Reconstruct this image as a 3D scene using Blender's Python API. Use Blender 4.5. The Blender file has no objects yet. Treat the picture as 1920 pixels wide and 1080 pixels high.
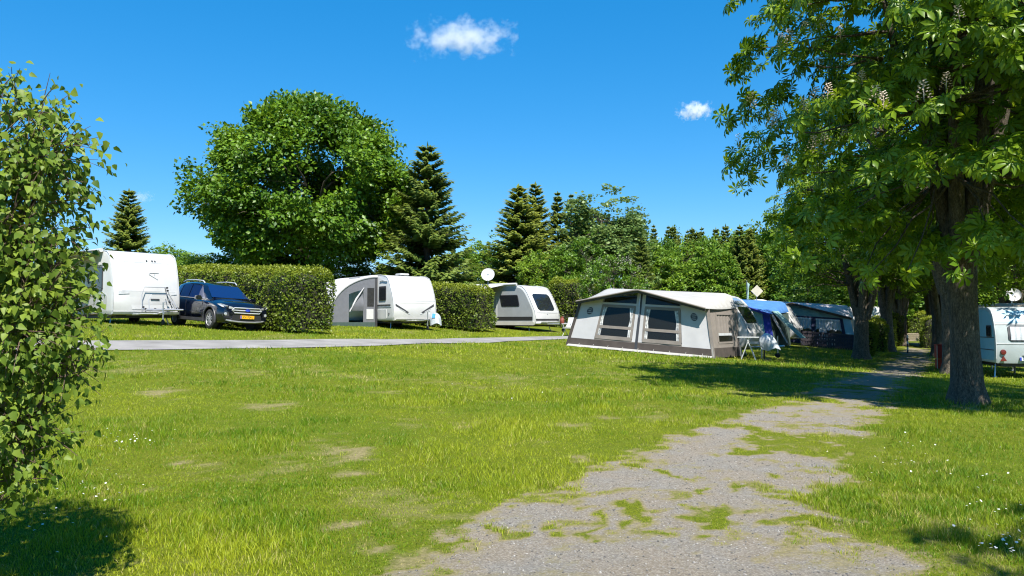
import bpy, bmesh, math, random
import numpy as np
from mathutils import Vector, Matrix
random.seed(7); RNG = np.random.default_rng(11)
C = bpy.context.scene.collection
SC = bpy.context.scene
# ------------------------------------------------------------------ camera, sky, sun, exposure
F = 1400.0; EYE = 1.6; HOR = 600.0
PITCH = math.atan((HOR - 540.0) / F)
cam = bpy.data.cameras.new('camera'); camo = bpy.data.objects.new('camera', cam); C.objects.link(camo)
cam.sensor_width = 36.0; cam.lens = 36.0 * F / 1920.0
cam.clip_start = 0.1; cam.clip_end = 4000
camo.location = (0, 0, EYE); camo.rotation_euler = (math.pi/2 + PITCH, 0, 0)
SC.camera = camo
SUN_EL = math.radians(56); SUN_V = Vector((0.30, -0.95, 0)).normalized()
SUN_DIR = Vector((SUN_V.x*math.cos(SUN_EL), SUN_V.y*math.cos(SUN_EL), math.sin(SUN_EL)))
world = bpy.data.worlds.new('World'); SC.world = world; world.use_nodes = True
wn = world.node_tree; wn.nodes.clear()
sky = wn.nodes.new('ShaderNodeTexSky'); sky.sky_type = 'NISHITA'; sky.sun_disc = False
sky.sun_elevation = SUN_EL; sky.sun_rotation = math.atan2(SUN_V.x, SUN_V.y)
sky.altitude = 600; sky.air_density = 1.0; sky.dust_density = 0.0; sky.ozone_density = 10.0
hs = wn.nodes.new('ShaderNodeHueSaturation'); hs.inputs['Saturation'].default_value = 1.58; hs.inputs['Value'].default_value = 1.16
gm = wn.nodes.new('ShaderNodeGamma'); gm.inputs['Gamma'].default_value = 0.6
bg = wn.nodes.new('ShaderNodeBackground'); bg.inputs['Strength'].default_value = 0.15
wo = wn.nodes.new('ShaderNodeOutputWorld')
wn.links.new(sky.outputs[0], gm.inputs['Color']); wn.links.new(gm.outputs[0], hs.inputs['Color']); wn.links.new(hs.outputs[0], bg.inputs['Color']); wn.links.new(bg.outputs[0], wo.inputs[0])
sl = bpy.data.lights.new('sun', 'SUN'); sl.energy = 5.0; sl.angle = math.radians(0.53); sl.color = (1.0, 0.95, 0.86)
so = bpy.data.objects.new('sun', sl); C.objects.link(so)
so.rotation_euler = SUN_DIR.to_track_quat('Z', 'Y').to_euler()
SC.view_settings.view_transform = 'Standard'; SC.view_settings.look = 'None'
SC.view_settings.exposure = 1.05; SC.view_settings.gamma = 1.0; SC.view_settings.use_curve_mapping = False
SC.cycles.max_bounces = 7; SC.cycles.diffuse_bounces = 3; SC.cycles.glossy_bounces = 3
SC.cycles.transmission_bounces = 5; SC.cycles.transparent_max_bounces = 10; SC.cycles.volume_bounces = 3
SC.cycles.caustics_reflective = False; SC.cycles.caustics_refractive = False
SC.cycles.use_denoising = True; SC.cycles.filter_width = 1.15; SC.cycles.denoising_prefilter = 'ACCURATE'; SC.cycles.denoising_input_passes = 'RGB_ALBEDO_NORMAL'
try: SC.cycles.denoiser = 'OPENIMAGEDENOISE'
except Exception: pass
SC.cycles.sample_clamp_indirect = 6

# ------------------------------------------------------------------ noise and terrain
def _hash(ix, iy, iz, s):
    n = (ix*374761393 + iy*668265263 + iz*1274126177 + s*974711) & 0xffffffff
    n = ((n ^ (n >> 13)) * 1274126177) & 0xffffffff
    n = (n ^ (n >> 16)) & 0xffff
    return n / 65535.0
def vnoise(x, y, z=0.0, s=0):
    x = np.asarray(x, float); y = np.asarray(y, float); z = np.asarray(z, float) + np.zeros_like(x)
    fx, fy, fz = np.floor(x), np.floor(y), np.floor(z)
    ix, iy, iz = fx.astype(np.int64), fy.astype(np.int64), fz.astype(np.int64)
    u, v, w = x-fx, y-fy, z-fz
    u = u*u*(3-2*u); v = v*v*(3-2*v); w = w*w*(3-2*w)
    r = 0
    for a in (0, 1):
        for b in (0, 1):
            for c in (0, 1):
                r = r + _hash(ix+a, iy+b, iz+c, s)*(u if a else 1-u)*(v if b else 1-v)*(w if c else 1-w)
    return r
def fbm(x, y, z=0.0, s=0, o=3):
    r = 0; a = 0.5; t = 0
    for k in range(o):
        r = r + a*vnoise(np.asarray(x)*2**k, np.asarray(y)*2**k, np.asarray(z)*2**k, s+k*17); t += a; a *= 0.5
    return r/t
def sstep(a, b, x):
    t = np.clip((np.asarray(x, float)-a)/(b-a), 0, 1); return t*t*(3-2*t)
def H(x, y):
    x = np.asarray(x, float); y = np.asarray(y, float)
    g = np.clip((y-5)/20, 0, 1); g = np.where(y < 25, g, 1.0)
    xx = np.clip(x, -14, 40)
    q = 0.65 + 0.036*np.clip(y-29, 0, 30) - 0.061*xx
    q = np.where(q < -0.15, -0.15 + (q+0.15)*0.35, q)
    q = np.maximum(q, -0.42)
    return g*q + 0.03*(fbm(x*0.35, y*0.35, 0, 5, 2)-0.5)*sstep(3, 8, y)
def Hs(x, y): return float(H(x, y))
def ray(px, py):
    dx = (px-960)/F; dz = (540-py)/F
    c, s = math.cos(PITCH), math.sin(PITCH)
    return Vector((dx, c - dz*s, dz*c + s))
def at(px, py, d):
    r = ray(px, py); return Vector((0, 0, EYE)) + r*(d/r.y)
def gnd(px, py):
    r = ray(px, py); t0 = 1.0; t = 1.0
    while t < 400:
        p = r*t
        if EYE + p.z < Hs(p.x, p.y): break
        t0 = t; t *= 1.01
    for _ in range(30):
        m = (t+t0)/2; p = r*m
        if EYE + p.z < Hs(p.x, p.y): t = m
        else: t0 = m
    p = r*t; return Vector((p.x, p.y, Hs(p.x, p.y)))
def on(px, d, dz=0.0):
    x = (px-960)/F*d; return Vector((x, d, Hs(x, d)+dz))

# ------------------------------------------------------------------ materials
def nodes(m):
    m.use_nodes = True; return m.node_tree.nodes, m.node_tree.links, m.node_tree.nodes['Principled BSDF']
MATS = {}
def mat(name, col, rough=0.5, metal=0.0, var=0.08, scale=6.0, bump=0.0, bscale=60.0, dirt=None, coat=0.0, spec=0.5):
    if name in MATS: return MATS[name]
    m = bpy.data.materials.new(name); n, l, b = nodes(m)
    b.inputs['Roughness'].default_value = rough; b.inputs['Metallic'].default_value = metal
    b.inputs['Coat Weight'].default_value = coat; b.inputs['Coat Roughness'].default_value = 0.05
    b.inputs['Specular IOR Level'].default_value = spec
    tc = n.new('ShaderNodeTexCoord'); nz = n.new('ShaderNodeTexNoise')
    nz.inputs['Scale'].default_value = scale; nz.inputs['Detail'].default_value = 6
    l.new(tc.outputs['Object'], nz.inputs['Vector'])
    rp = n.new('ShaderNodeValToRGB'); rp.color_ramp.elements[0].position = 0.3; rp.color_ramp.elements[1].position = 0.7
    d = dirt if dirt else tuple(c*(1-2*var) for c in col)
    rp.color_ramp.elements[0].color = (*d, 1); rp.color_ramp.elements[1].color = (*[min(1, c*(1+var)) for c in col], 1)
    l.new(nz.outputs[0], rp.inputs[0]); l.new(rp.outputs[0], b.inputs['Base Color'])
    if bump:
        bz = n.new('ShaderNodeTexNoise'); bz.inputs['Scale'].default_value = bscale; bz.inputs['Detail'].default_value = 4
        l.new(tc.outputs['Object'], bz.inputs['Vector'])
        bp = n.new('ShaderNodeBump'); bp.inputs['Strength'].default_value = bump; bp.inputs['Distance'].default_value = 0.02
        l.new(bz.outputs[0], bp.inputs['Height']); l.new(bp.outputs[0], b.inputs['Normal'])
    MATS[name] = m; return m
def leafmat(name, c0, c1, trans=0.35, rough=0.45, tcol=None, orand=0.0, spec=0.35):
    m = bpy.data.materials.new(name); n, l, b = nodes(m)
    at_ = n.new('ShaderNodeAttribute'); at_.attribute_name = 'tint'
    rp = n.new('ShaderNodeValToRGB'); rp.color_ramp.elements[0].color = (*c0, 1); rp.color_ramp.elements[1].color = (*c1, 1)
    if name == 'grass_blades':
        rp.color_ramp.elements[1].position = 0.8; e3 = rp.color_ramp.elements.new(1.0); e3.color = (0.42,0.34,0.14,1)
    l.new(at_.outputs['Fac'], rp.inputs[0]); col = rp.outputs[0]
    if orand:
        oi = n.new('ShaderNodeObjectInfo'); hsv = n.new('ShaderNodeHueSaturation')
        ma = n.new('ShaderNodeMath'); ma.operation = 'MULTIPLY_ADD'; ma.inputs[1].default_value = orand*2; ma.inputs[2].default_value = 1-orand
        l.new(oi.outputs['Random'], ma.inputs[0]); l.new(ma.outputs[0], hsv.inputs['Value'])
        mh = n.new('ShaderNodeMath'); mh.operation = 'MULTIPLY_ADD'; mh.inputs[1].default_value = -0.022; mh.inputs[2].default_value = 0.515
        l.new(oi.outputs['Random'], mh.inputs[0]); l.new(mh.outputs[0], hsv.inputs['Hue'])
        l.new(col, hsv.inputs['Color']); col = hsv.outputs[0]
    l.new(col, b.inputs['Base Color']); b.inputs['Roughness'].default_value = rough
    b.inputs['Specular IOR Level'].default_value = spec
    tr = n.new('ShaderNodeBsdfTranslucent'); mx = n.new('ShaderNodeMixShader'); mx.inputs[0].default_value = trans
    hv = n.new('ShaderNodeHueSaturation'); hv.inputs['Hue'].default_value = 0.485; hv.inputs['Value'].default_value = 1.5
    l.new(col, hv.inputs['Color']); l.new(hv.outputs[0], tr.inputs['Color'])
    l.new(b.outputs[0], mx.inputs[1]); l.new(tr.outputs[0], mx.inputs[2])
    l.new(mx.outputs[0], n['Material Output'].inputs[0])
    MATS[name] = m; return m
def glassmat(name, col, rough=0.04, alpha=1.0, spec=0.6):
    m = bpy.data.materials.new(name); n, l, b = nodes(m)
    b.inputs['Base Color'].default_value = (*col, 1); b.inputs['Roughness'].default_value = rough
    b.inputs['Specular IOR Level'].default_value = spec; b.inputs['Alpha'].default_value = alpha
    tc = n.new('ShaderNodeTexCoord'); nz = n.new('ShaderNodeTexNoise'); nz.inputs['Scale'].default_value = 2.5
    l.new(tc.outputs['Object'], nz.inputs['Vector'])
    bp = n.new('ShaderNodeBump'); bp.inputs['Strength'].default_value = 0.12; bp.inputs['Distance'].default_value = 0.02
    l.new(nz.outputs[0], bp.inputs['Height']); l.new(bp.outputs[0], b.inputs['Normal'])
    MATS[name] = m; return m
def barkmat(name, c0, c1, sc=9.0):
    m = bpy.data.materials.new(name); n, l, b = nodes(m)
    tc = n.new('ShaderNodeTexCoord'); mp = n.new('ShaderNodeMapping'); mp.inputs['Scale'].default_value = (1, 1, 0.28)
    l.new(tc.outputs['Object'], mp.inputs[0])
    nz = n.new('ShaderNodeTexNoise'); nz.inputs['Scale'].default_value = sc*1.3; nz.inputs['Detail'].default_value = 8; nz.inputs['Roughness'].default_value = 0.7
    vo = n.new('ShaderNodeTexVoronoi'); vo.inputs['Scale'].default_value = sc*4.0; vo.feature = 'DISTANCE_TO_EDGE'
    ad = n.new('ShaderNodeVectorMath'); ad.operation = 'MULTIPLY_ADD'; ad.inputs[1].default_value = (0.12,)*3
    l.new(mp.outputs[0], nz.inputs[0]); l.new(nz.outputs['Color'], ad.inputs[0]); l.new(mp.outputs[0], ad.inputs[2]); l.new(ad.outputs[0], vo.inputs[0])
    mr = n.new('ShaderNodeMapRange'); mr.inputs['From Max'].default_value = 0.22
    l.new(vo.outputs['Distance'], mr.inputs[0])
    fz = n.new('ShaderNodeTexNoise'); fz.inputs['Scale'].default_value = sc*5; fz.inputs['Detail'].default_value = 6; fz.inputs['Roughness'].default_value = 0.75; l.new(mp.outputs[0], fz.inputs[0])
    mr.inputs['To Min'].default_value = 0.55
    m0 = n.new('ShaderNodeMath'); m0.operation = 'MULTIPLY'; l.new(mr.outputs[0], m0.inputs[0]); l.new(nz.outputs[0], m0.inputs[1])
    mu = n.new('ShaderNodeMath'); mu.operation = 'MULTIPLY'; l.new(m0.outputs[0], mu.inputs[0]); l.new(fz.outputs[0], mu.inputs[1])
    rp = n.new('ShaderNodeValToRGB'); rp.color_ramp.elements[0].color = (*c0, 1); rp.color_ramp.elements[1].color = (*c1, 1)
    rp.color_ramp.elements[0].position = 0.10; rp.color_ramp.elements[1].position = 0.34
    l.new(mu.outputs[0], rp.inputs[0]); l.new(rp.outputs[0], b.inputs['Base Color']); b.inputs['Roughness'].default_value = 0.9
    bp = n.new('ShaderNodeBump'); bp.inputs['Strength'].default_value = 0.9; bp.inputs['Distance'].default_value = 0.035
    l.new(mu.outputs[0], bp.inputs['Height']); l.new(bp.outputs[0], b.inputs['Normal'])
    MATS[name] = m; return m

# ------------------------------------------------------------------ object helpers
def tag(o, label=None, cat=None, group=None, kind=None):
    if label: o['label'] = label
    if cat: o['category'] = cat
    if group: o['group'] = group
    if kind: o['kind'] = kind
    return o
def empty(name, loc, rz=0.0, label=None, cat=None, group=None):
    o = bpy.data.objects.new(name, None); C.objects.link(o); o.location = loc; o.rotation_euler = (0, 0, rz)
    o.empty_display_size = 0.2
    return tag(o, label, cat, group)
def link(name, me, parent=None):
    o = bpy.data.objects.new(name, me); C.objects.link(o)
    if parent is not None: o.parent = parent
    return o
def copy_tree(o, parent=None):
    c = o.copy(); C.objects.link(c)
    if parent is not None: c.parent = parent
    for ch in list(o.children): copy_tree(ch, c)
    return c
def arrmesh(name, V, loops, nper, mats, tint=None, midx=None, smooth=False):
    """V (n,3); loops flat index array; nper corners per face (int or array)"""
    me = bpy.data.meshes.new(name)
    V = np.ascontiguousarray(V, np.float32); loops = np.ascontiguousarray(loops, np.int32).ravel()
    if np.isscalar(nper): cnt = np.full(len(loops)//nper, nper, np.int32)
    else: cnt = np.asarray(nper, np.int32)
    st = np.concatenate([[0], np.cumsum(cnt)[:-1]]).astype(np.int32)
    me.vertices.add(len(V)); me.vertices.foreach_set('co', V.ravel())
    me.loops.add(len(loops)); me.loops.foreach_set('vertex_index', loops)
    me.polygons.add(len(cnt)); me.polygons.foreach_set('loop_start', st)
    try: me.polygons.foreach_set('loop_total', cnt)
    except Exception: pass
    for m in (mats if isinstance(mats, (list, tuple)) else [mats]): me.materials.append(m)
    if midx is not None: me.polygons.foreach_set('material_index', np.asarray(midx, np.int32))
    if tint is not None:
        a = me.attributes.new('tint', 'FLOAT', 'POINT'); a.data.foreach_set('value', np.ascontiguousarray(tint, np.float32))
    me.update(calc_edges=True)
    if smooth: me.polygons.foreach_set('use_smooth', np.ones(len(cnt), bool))
    return me
class MB:
    def __init__(s): s.v = []; s.f = []
    def add(s, vs, fs):
        k = len(s.v); s.v += [tuple(v) for v in vs]; s.f += [tuple(i+k for i in f) for f in fs]; return s
    def box(s, c, d, rot=None):
        vs = [Vector((sx*d[0]/2, sy*d[1]/2, sz*d[2]/2)) for sx in (-1, 1) for sy in (-1, 1) for sz in (-1, 1)]
        if rot is not None: vs = [rot @ v for v in vs]
        return s.add([v+Vector(c) for v in vs], [(0,1,3,2),(4,6,7,5),(0,4,5,1),(2,3,7,6),(0,2,6,4),(1,5,7,3)])
    def tube(s, pts, r, n=8, cap=True):
        pts = [Vector(p) for p in pts]; rs = r if isinstance(r, (list, tuple, np.ndarray)) else [r]*len(pts)
        vs = []; fs = []; prev = None
        for i, p in enumerate(pts):
            t = (pts[min(i+1, len(pts)-1)] - pts[max(i-1, 0)])
            if t.length < 1e-9: t = Vector((0, 0, 1))
            t.normalize()
            if prev is None: a = t.orthogonal().normalized()
            else:
                a = prev - t*prev.dot(t)
                a = a.normalized() if a.length > 1e-6 else t.orthogonal().normalized()
            prev = a; b = t.cross(a)
            for k in range(n):
                th = 2*math.pi*k/n; vs.append(p + (a*math.cos(th)+b*math.sin(th))*rs[i])
        for i in range(len(pts)-1):
            for k in range(n):
                fs.append((i*n+k, i*n+(k+1)%n, (i+1)*n+(k+1)%n, (i+1)*n+k))
        if cap: fs += [tuple(range(n-1, -1, -1)), tuple(range((len(pts)-1)*n, len(pts)*n))]
        return s.add(vs, fs)
    def grid(s, rows):
        m = len(rows[0]); vs = [p for r in rows for p in r]
        return s.add(vs, [(i*m+j, i*m+j+1, (i+1)*m+j+1, (i+1)*m+j) for i in range(len(rows)-1) for j in range(m-1)])
    def sheet(s, rows, th, nrm):
        """grid with thickness th along nrm (constant vector)"""
        nv = Vector(nrm)*th; R = len(rows); m = len(rows[0])
        a = [Vector(p) for r in rows for p in r]; b = [p+nv for p in a]; k = len(a); fs = []
        for i in range(R-1):
            for j in range(m-1):
                q = (i*m+j, i*m+j+1, (i+1)*m+j+1, (i+1)*m+j); fs.append(q); fs.append(tuple(x+k for x in reversed(q)))
        bd = [j for j in range(m)] + [i*m+m-1 for i in range(1, R)] + [(R-1)*m+j for j in range(m-2, -1, -1)] + [i*m for i in range(R-2, 0, -1)]
        for i in range(len(bd)):
            x, y = bd[i], bd[(i+1) % len(bd)]; fs.append((y, x, x+k, y+k))
        return s.add(a+b, fs)
    def prism(s, poly, vec):
        v = Vector(vec); a = [Vector(p) for p in poly]; n = len(a)
        return s.add(a+[p+v for p in a], [tuple(range(n-1, -1, -1)), tuple(range(n, 2*n))]+[(i, (i+1)%n, n+(i+1)%n, n+i) for i in range(n)])
    def lathe(s, prof, n=20, axis='z', c=(0, 0, 0)):
        vs = []; fs = []; m = len(prof)
        for k in range(n):
            th = 2*math.pi*k/n; cc, ss = math.cos(th), math.sin(th)
            for r, h in prof:
                p = {'z': (r*cc, r*ss, h), 'y': (r*cc, h, r*ss), 'x': (h, r*cc, r*ss)}[axis]
                vs.append((p[0]+c[0], p[1]+c[1], p[2]+c[2]))
        for k in range(n):
            for i in range(m-1):
                fs.append((k*m+i, k*m+i+1, ((k+1)%n)*m+i+1, ((k+1)%n)*m+i))
        return s.add(vs, fs)
    def build(s, name, m, parent=None, smooth=None, bevel=0.0):
        me = bpy.data.meshes.new(name); me.from_pydata(s.v, [], s.f); me.materials.append(m)
        bm = bmesh.new(); bm.from_mesh(me)
        if bevel: bmesh.ops.remove_doubles(bm, verts=bm.verts, dist=1e-4)
        bmesh.ops.recalc_face_normals(bm, faces=bm.faces)
        if bevel: bmesh.ops.bevel(bm, geom=[e for e in bm.edges if len(e.link_faces) == 2 and e.calc_face_angle(0) > 0.5], offset=bevel, segments=2, affect='EDGES', clamp_overlap=True)
        bm.to_mesh(me); bm.free()
        if smooth or bevel:
            me.polygons.foreach_set('use_smooth', np.ones(len(me.polygons), bool))
            me.set_sharp_from_angle(angle=math.radians(smooth if smooth else 40))
        return link(name, me, parent)
def text(name, body, size, m, parent, mtx, depth=0.002, bold=0.0):
    cu = bpy.data.curves.new(name, 'FONT'); cu.body = body; cu.size = size; cu.extrude = depth; cu.align_x = 'CENTER'; cu.align_y = 'CENTER'; cu.offset = bold
    t = bpy.data.objects.new(name+'_tmp', cu); C.objects.link(t); bpy.context.view_layer.update()
    me = bpy.data.meshes.new_from_object(t.evaluated_get(bpy.context.evaluated_depsgraph_get()))
    bpy.data.objects.remove(t); me.materials.clear(); me.materials.append(m); me.transform(mtx)
    return link(name, me, parent)
def frame_m(o, x, y):
    """matrix with local x,y axes and origin o (z = x cross y)"""
    x = Vector(x).normalized(); y = Vector(y).normalized(); z = x.cross(y)
    return Matrix(((x.x, y.x, z.x, o[0]), (x.y, y.y, z.y, o[1]), (x.z, y.z, z.z, o[2]), (0, 0, 0, 1)))
def rrect(cx, cz, w, h, r, n=4):
    p = []
    for (sx, sz, a0) in ((1, 1, 0), (-1, 1, 90), (-1, -1, 180), (1, -1, 270)):
        for k in range(n+1):
            a = math.radians(a0+90*k/n); p.append((cx+sx*(w/2-r)+r*math.cos(a), cz+sz*(h/2-r)+r*math.sin(a)))
    return p
# ------------------------------------------------------------------ ground, track, road
def poly_sd(px, py, poly):
    """signed distance, positive inside"""
    P = np.asarray(poly); n = len(P); x = np.asarray(px, float).ravel(); y = np.asarray(py, float).ravel()
    best = np.full(x.shape, 1e9); ins = np.zeros(x.shape, bool)
    for i in range(n):
        ax, ay = P[i]; bx, by = P[(i+1) % n]; ex, ey = bx-ax, by-ay
        t = np.clip(((x-ax)*ex+(y-ay)*ey)/(ex*ex+ey*ey+1e-12), 0, 1)
        best = np.minimum(best, (x-ax-t*ex)**2+(y-ay-t*ey)**2)
        c = ((ay > y) != (by > y)); xi = ax+(y-ay)/(by-ay+1e-12)*ex
        ins ^= c & (x < xi)
    return np.where(ins, 1, -1)*np.sqrt(best)
TL = [(800,1080),(905,985),(1010,940),(1080,903),(1150,872),(1290,820),(1400,785),(1450,765),(1500,745),(1560,720),(1620,700),(1665,682),(1692,664),(1703,652)]
TR = [(1735,652),(1741,664),(1742,682),(1722,700),(1680,727),(1630,772),(1603,800),(1570,830),(1540,880),(1530,930),(1565,985),(1700,1080)]
g2 = lambda p: tuple(gnd(*p)[:2])
tl = [g2(p) for p in TL]; tr = [g2(p) for p in TR]
TRACK = [(-4.6, -6.0), (-0.9, 3.4)] + tl + [(24.5, 44.0), (31.0, 58.0), (33.0, 58.0), (26.2, 44.0)] + tr + [(2.7, 3.5), (4.5, -6.0)]
def isl(px, py, rx, ry):
    c = gnd(px, py); d = c.y; yy = gnd(px, py-ry).y - gnd(px, py+ry).y
    return (c.x, c.y, rx*d/F, max(0.12, yy/2))
ISL = [isl(*a) for a in [(1490,830,62,22),(1430,852,40,10),(1210,965,40,22),(1090,990,35,10),(1150,958,60,8),(1350,965,30,22),(1440,905,34,12),(1100,1015,22,14),(1000,975,22,9),(1180,1000,30,10),(1440,960,40,10),(1480,1000,34,9),(1340,1005,24,8),(1250,880,20,8),(1560,750,40,10),(1600,728,26,7),(1480,745,30,8),(1720,672,10,4),(1300,905,25,8),(930,1000,18,6)]]
BARE = [isl(*a) for a in [(660,850,45,14),(660,890,40,8),(365,868,45,8),(300,735,50,8),(1080,798,40,8),(1140,785,24,6),(1085,860,30,10),(770,1050,60,22),(700,1030,30,10),(640,985,40,14),(500,760,60,10),(1000,830,40,6),(1815,765,20,8)]]
def blob(x, y, L):
    r = np.zeros(np.shape(x))
    for (cx, cy, rx, ry) in L: r = np.maximum(r, np.exp(-(((x-cx)/rx)**2+((y-cy)/ry)**2)))
    return r
def gravel(x, y):
    sh = np.shape(x); x = np.asarray(x, float).ravel(); y = np.asarray(y, float).ravel()
    out = np.zeros(x.shape); m = (y < 62) & (y > -7) & (x > -6) & (x < 36)
    xm, ym = x[m], y[m]
    sd = poly_sd(xm, ym, TRACK)
    nz = (fbm(xm*2.2, ym*2.2, 0, 3, 3)-0.5)*0.75 + (fbm(xm*9, ym*9, 0, 9, 2)-0.5)*0.35
    v = sstep(-0.22, 0.24, sd*0.9 + nz*1.15 + 0.04)
    wx = (fbm(xm*1.7, ym*1.7, 0, 151, 3)-0.5)*1.5; wy = (fbm(xm*1.7, ym*1.7, 0, 163, 3)-0.5)*1.5
    b = blob(xm+wx, ym+wy, ISL)
    hf = fbm(xm*11, ym*11, 0, 23, 3); moss = sstep(0.22, 0.62, b**0.6*(0.10+1.15*hf+0.35*fbm(xm*4, ym*4, 0, 21, 2)))
    moss = np.maximum(moss, sstep(0.50, 0.66, 0.6*fbm(xm*2.6, ym*3.4, 0, 33, 3)+0.4*hf)*0.75*sstep(3.6, 6.0, ym))
    out[m] = v*(1-moss)
    return out.reshape(sh)
def bare(x, y):
    b = blob(x, y, BARE)
    x = np.asarray(x, float); y = np.asarray(y, float); hf = fbm(x*7, y*7, 0, 43, 3)
    return np.clip(0.75*sstep(0.30, 0.85, b**0.6*(0.15+1.3*hf)) + 0.45*sstep(0.52, 0.72, 0.55*fbm(x*0.9, y*0.9, 0, 47, 3)+0.45*hf), 0, 1)
def lines(segs):
    r = []
    for a, b, st in segs: r += list(np.arange(a, b-1e-6, st))
    return np.array(r + [segs[-1][1]])
gx = lines([(-900,-60,120),(-60,-14,4),(-14,17,0.16),(17,40,0.8),(40,80,5),(80,900,120)])
gy = lines([(-400,-20,60),(-20,2.6,1.5),(2.6,14,0.12),(14,32,0.25),(32,70,1.0),(70,160,6),(160,1600,160)])
X, Y = np.meshgrid(gx, gy); Z = H(X, Y)
nx, ny = len(gx), len(gy)
idx = np.arange(nx*ny).reshape(ny, nx)
quads = np.stack([idx[:-1,:-1], idx[:-1,1:], idx[1:,1:], idx[1:,:-1]], -1).reshape(-1, 4)
GR = gravel(X, Y)
def gravel_nodes(n, l, tc):
    v = n.new('ShaderNodeTexVoronoi'); v.inputs['Scale'].default_value = 95; l.new(tc.outputs['Object'], v.inputs['Vector'])
    z = n.new('ShaderNodeTexNoise'); z.inputs['Scale'].default_value = 1.6; z.inputs['Detail'].default_value = 8; z.inputs['Roughness'].default_value = 0.7; l.new(tc.outputs['Object'], z.inputs['Vector'])
    sp = n.new('ShaderNodeSeparateColor'); l.new(v.outputs['Color'], sp.inputs[0])
    r = n.new('ShaderNodeValToRGB'); e = r.color_ramp.elements
    e[0].color = (0.09,0.083,0.073,1); e[1].color = (0.36,0.335,0.295,1); x = e.new(0.55); x.color = (0.18,0.167,0.148,1)
    l.new(sp.outputs[0], r.inputs[0])
    r2 = n.new('ShaderNodeValToRGB'); r2.color_ramp.elements[0].color = (0.25,0.205,0.15,1); r2.color_ramp.elements[1].color = (0.225,0.213,0.193,1)
    r2.color_ramp.elements[0].position = 0.42; r2.color_ramp.elements[1].position = 0.62; l.new(z.outputs[0], r2.inputs[0])
    mx = n.new('ShaderNodeMixRGB'); mx.inputs[0].default_value = 0.5; l.new(r.outputs[0], mx.inputs[1]); l.new(r2.outputs[0], mx.inputs[2])
    return mx.outputs[0], v.outputs['Distance']
def groundmat():
    m = bpy.data.materials.new('lawn_soil'); n, l, b = nodes(m)
    tc = n.new('ShaderNodeTexCoord')
    def noise(sc, det=6, ro=0.6):
        z = n.new('ShaderNodeTexNoise'); z.inputs['Scale'].default_value = sc; z.inputs['Detail'].default_value = det; z.inputs['Roughness'].default_value = ro
        l.new(tc.outputs['Object'], z.inputs['Vector']); return z.outputs[0]
    def ramp(s, a, c, p0=0.35, p1=0.65):
        r = n.new('ShaderNodeValToRGB'); r.color_ramp.elements[0].color = (*a, 1); r.color_ramp.elements[1].color = (*c, 1)
        r.color_ramp.elements[0].position = p0; r.color_ramp.elements[1].position = p1; l.new(s, r.inputs[0]); return r.outputs[0]
    def mix(f, a, c):
        x = n.new('ShaderNodeMixRGB'); l.new(f, x.inputs[0]); l.new(a, x.inputs[1]); l.new(c, x.inputs[2]); return x.outputs[0]
    def attr(nm):
        a = n.new('ShaderNodeAttribute'); a.attribute_name = nm; return a.outputs['Fac']
    grass = mix(noise(0.45, 5), ramp(noise(30, 6), (0.035,0.07,0.003), (0.10,0.16,0.006)), ramp(noise(45, 6), (0.07,0.085,0.006), (0.20,0.20,0.014)))  # greens darkened so the gaps between blades read as shadow
    soil = ramp(noise(25, 8, 0.75), (0.13,0.12,0.045), (0.30,0.25,0.13))
    gr = gravel_nodes(n, l, tc)[0]
    def edge(s, k, w):
        a = n.new('ShaderNodeMath'); a.operation = 'MULTIPLY_ADD'; a.inputs[1].default_value = k; l.new(noise(38, 5, 0.7), a.inputs[0])
        b2 = n.new('ShaderNodeMath'); b2.operation = 'ADD'; l.new(s, b2.inputs[0]); a.inputs[2].default_value = -0.5*k; l.new(a.outputs[0], b2.inputs[1])
        r = n.new('ShaderNodeMapRange'); r.interpolation_type = 'SMOOTHSTEP'; r.inputs['From Min'].default_value = 0.5-w; r.inputs['From Max'].default_value = 0.5+w; l.new(b2.outputs[0], r.inputs[0]); return r.outputs[0]
    c = mix(edge(attr('bare'), 0.8, 0.5), grass, soil); tt = n.new('ShaderNodeMath'); tt.operation = 'ADD'; tt.inputs[1].default_value = 0.26; l.new(attr('tint'), tt.inputs[0]); t2 = n.new('ShaderNodeMath'); t2.operation = 'SUBTRACT'; t2.inputs[1].default_value = 0.14; l.new(attr('tint'), t2.inputs[0])
    c = mix(edge(tt.outputs[0], 1.0, 0.22), c, soil); c = mix(edge(t2.outputs[0], 1.3, 0.40), c, gr)
    l.new(c, b.inputs['Base Color']); b.inputs['Roughness'].default_value = 0.95; b.inputs['Specular IOR Level'].default_value = 0.1
    bp = n.new('ShaderNodeBump'); bp.inputs['Strength'].default_value = 0.8; bp.inputs['Distance'].default_value = 0.03
    l.new(noise(60, 6, 0.7), bp.inputs['Height']); l.new(bp.outputs[0], b.inputs['Normal'])
    return m
me = arrmesh('lawn', np.stack([X, Y, Z], -1).reshape(-1, 3), quads, 4, groundmat(), tint=GR.ravel(), smooth=True)
ba = me.attributes.new('bare', 'FLOAT', 'POINT'); ba.data.foreach_set('value', bare(X, Y).ravel().astype(np.float32))
tag(link('lawn', me), kind='structure')

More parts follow.
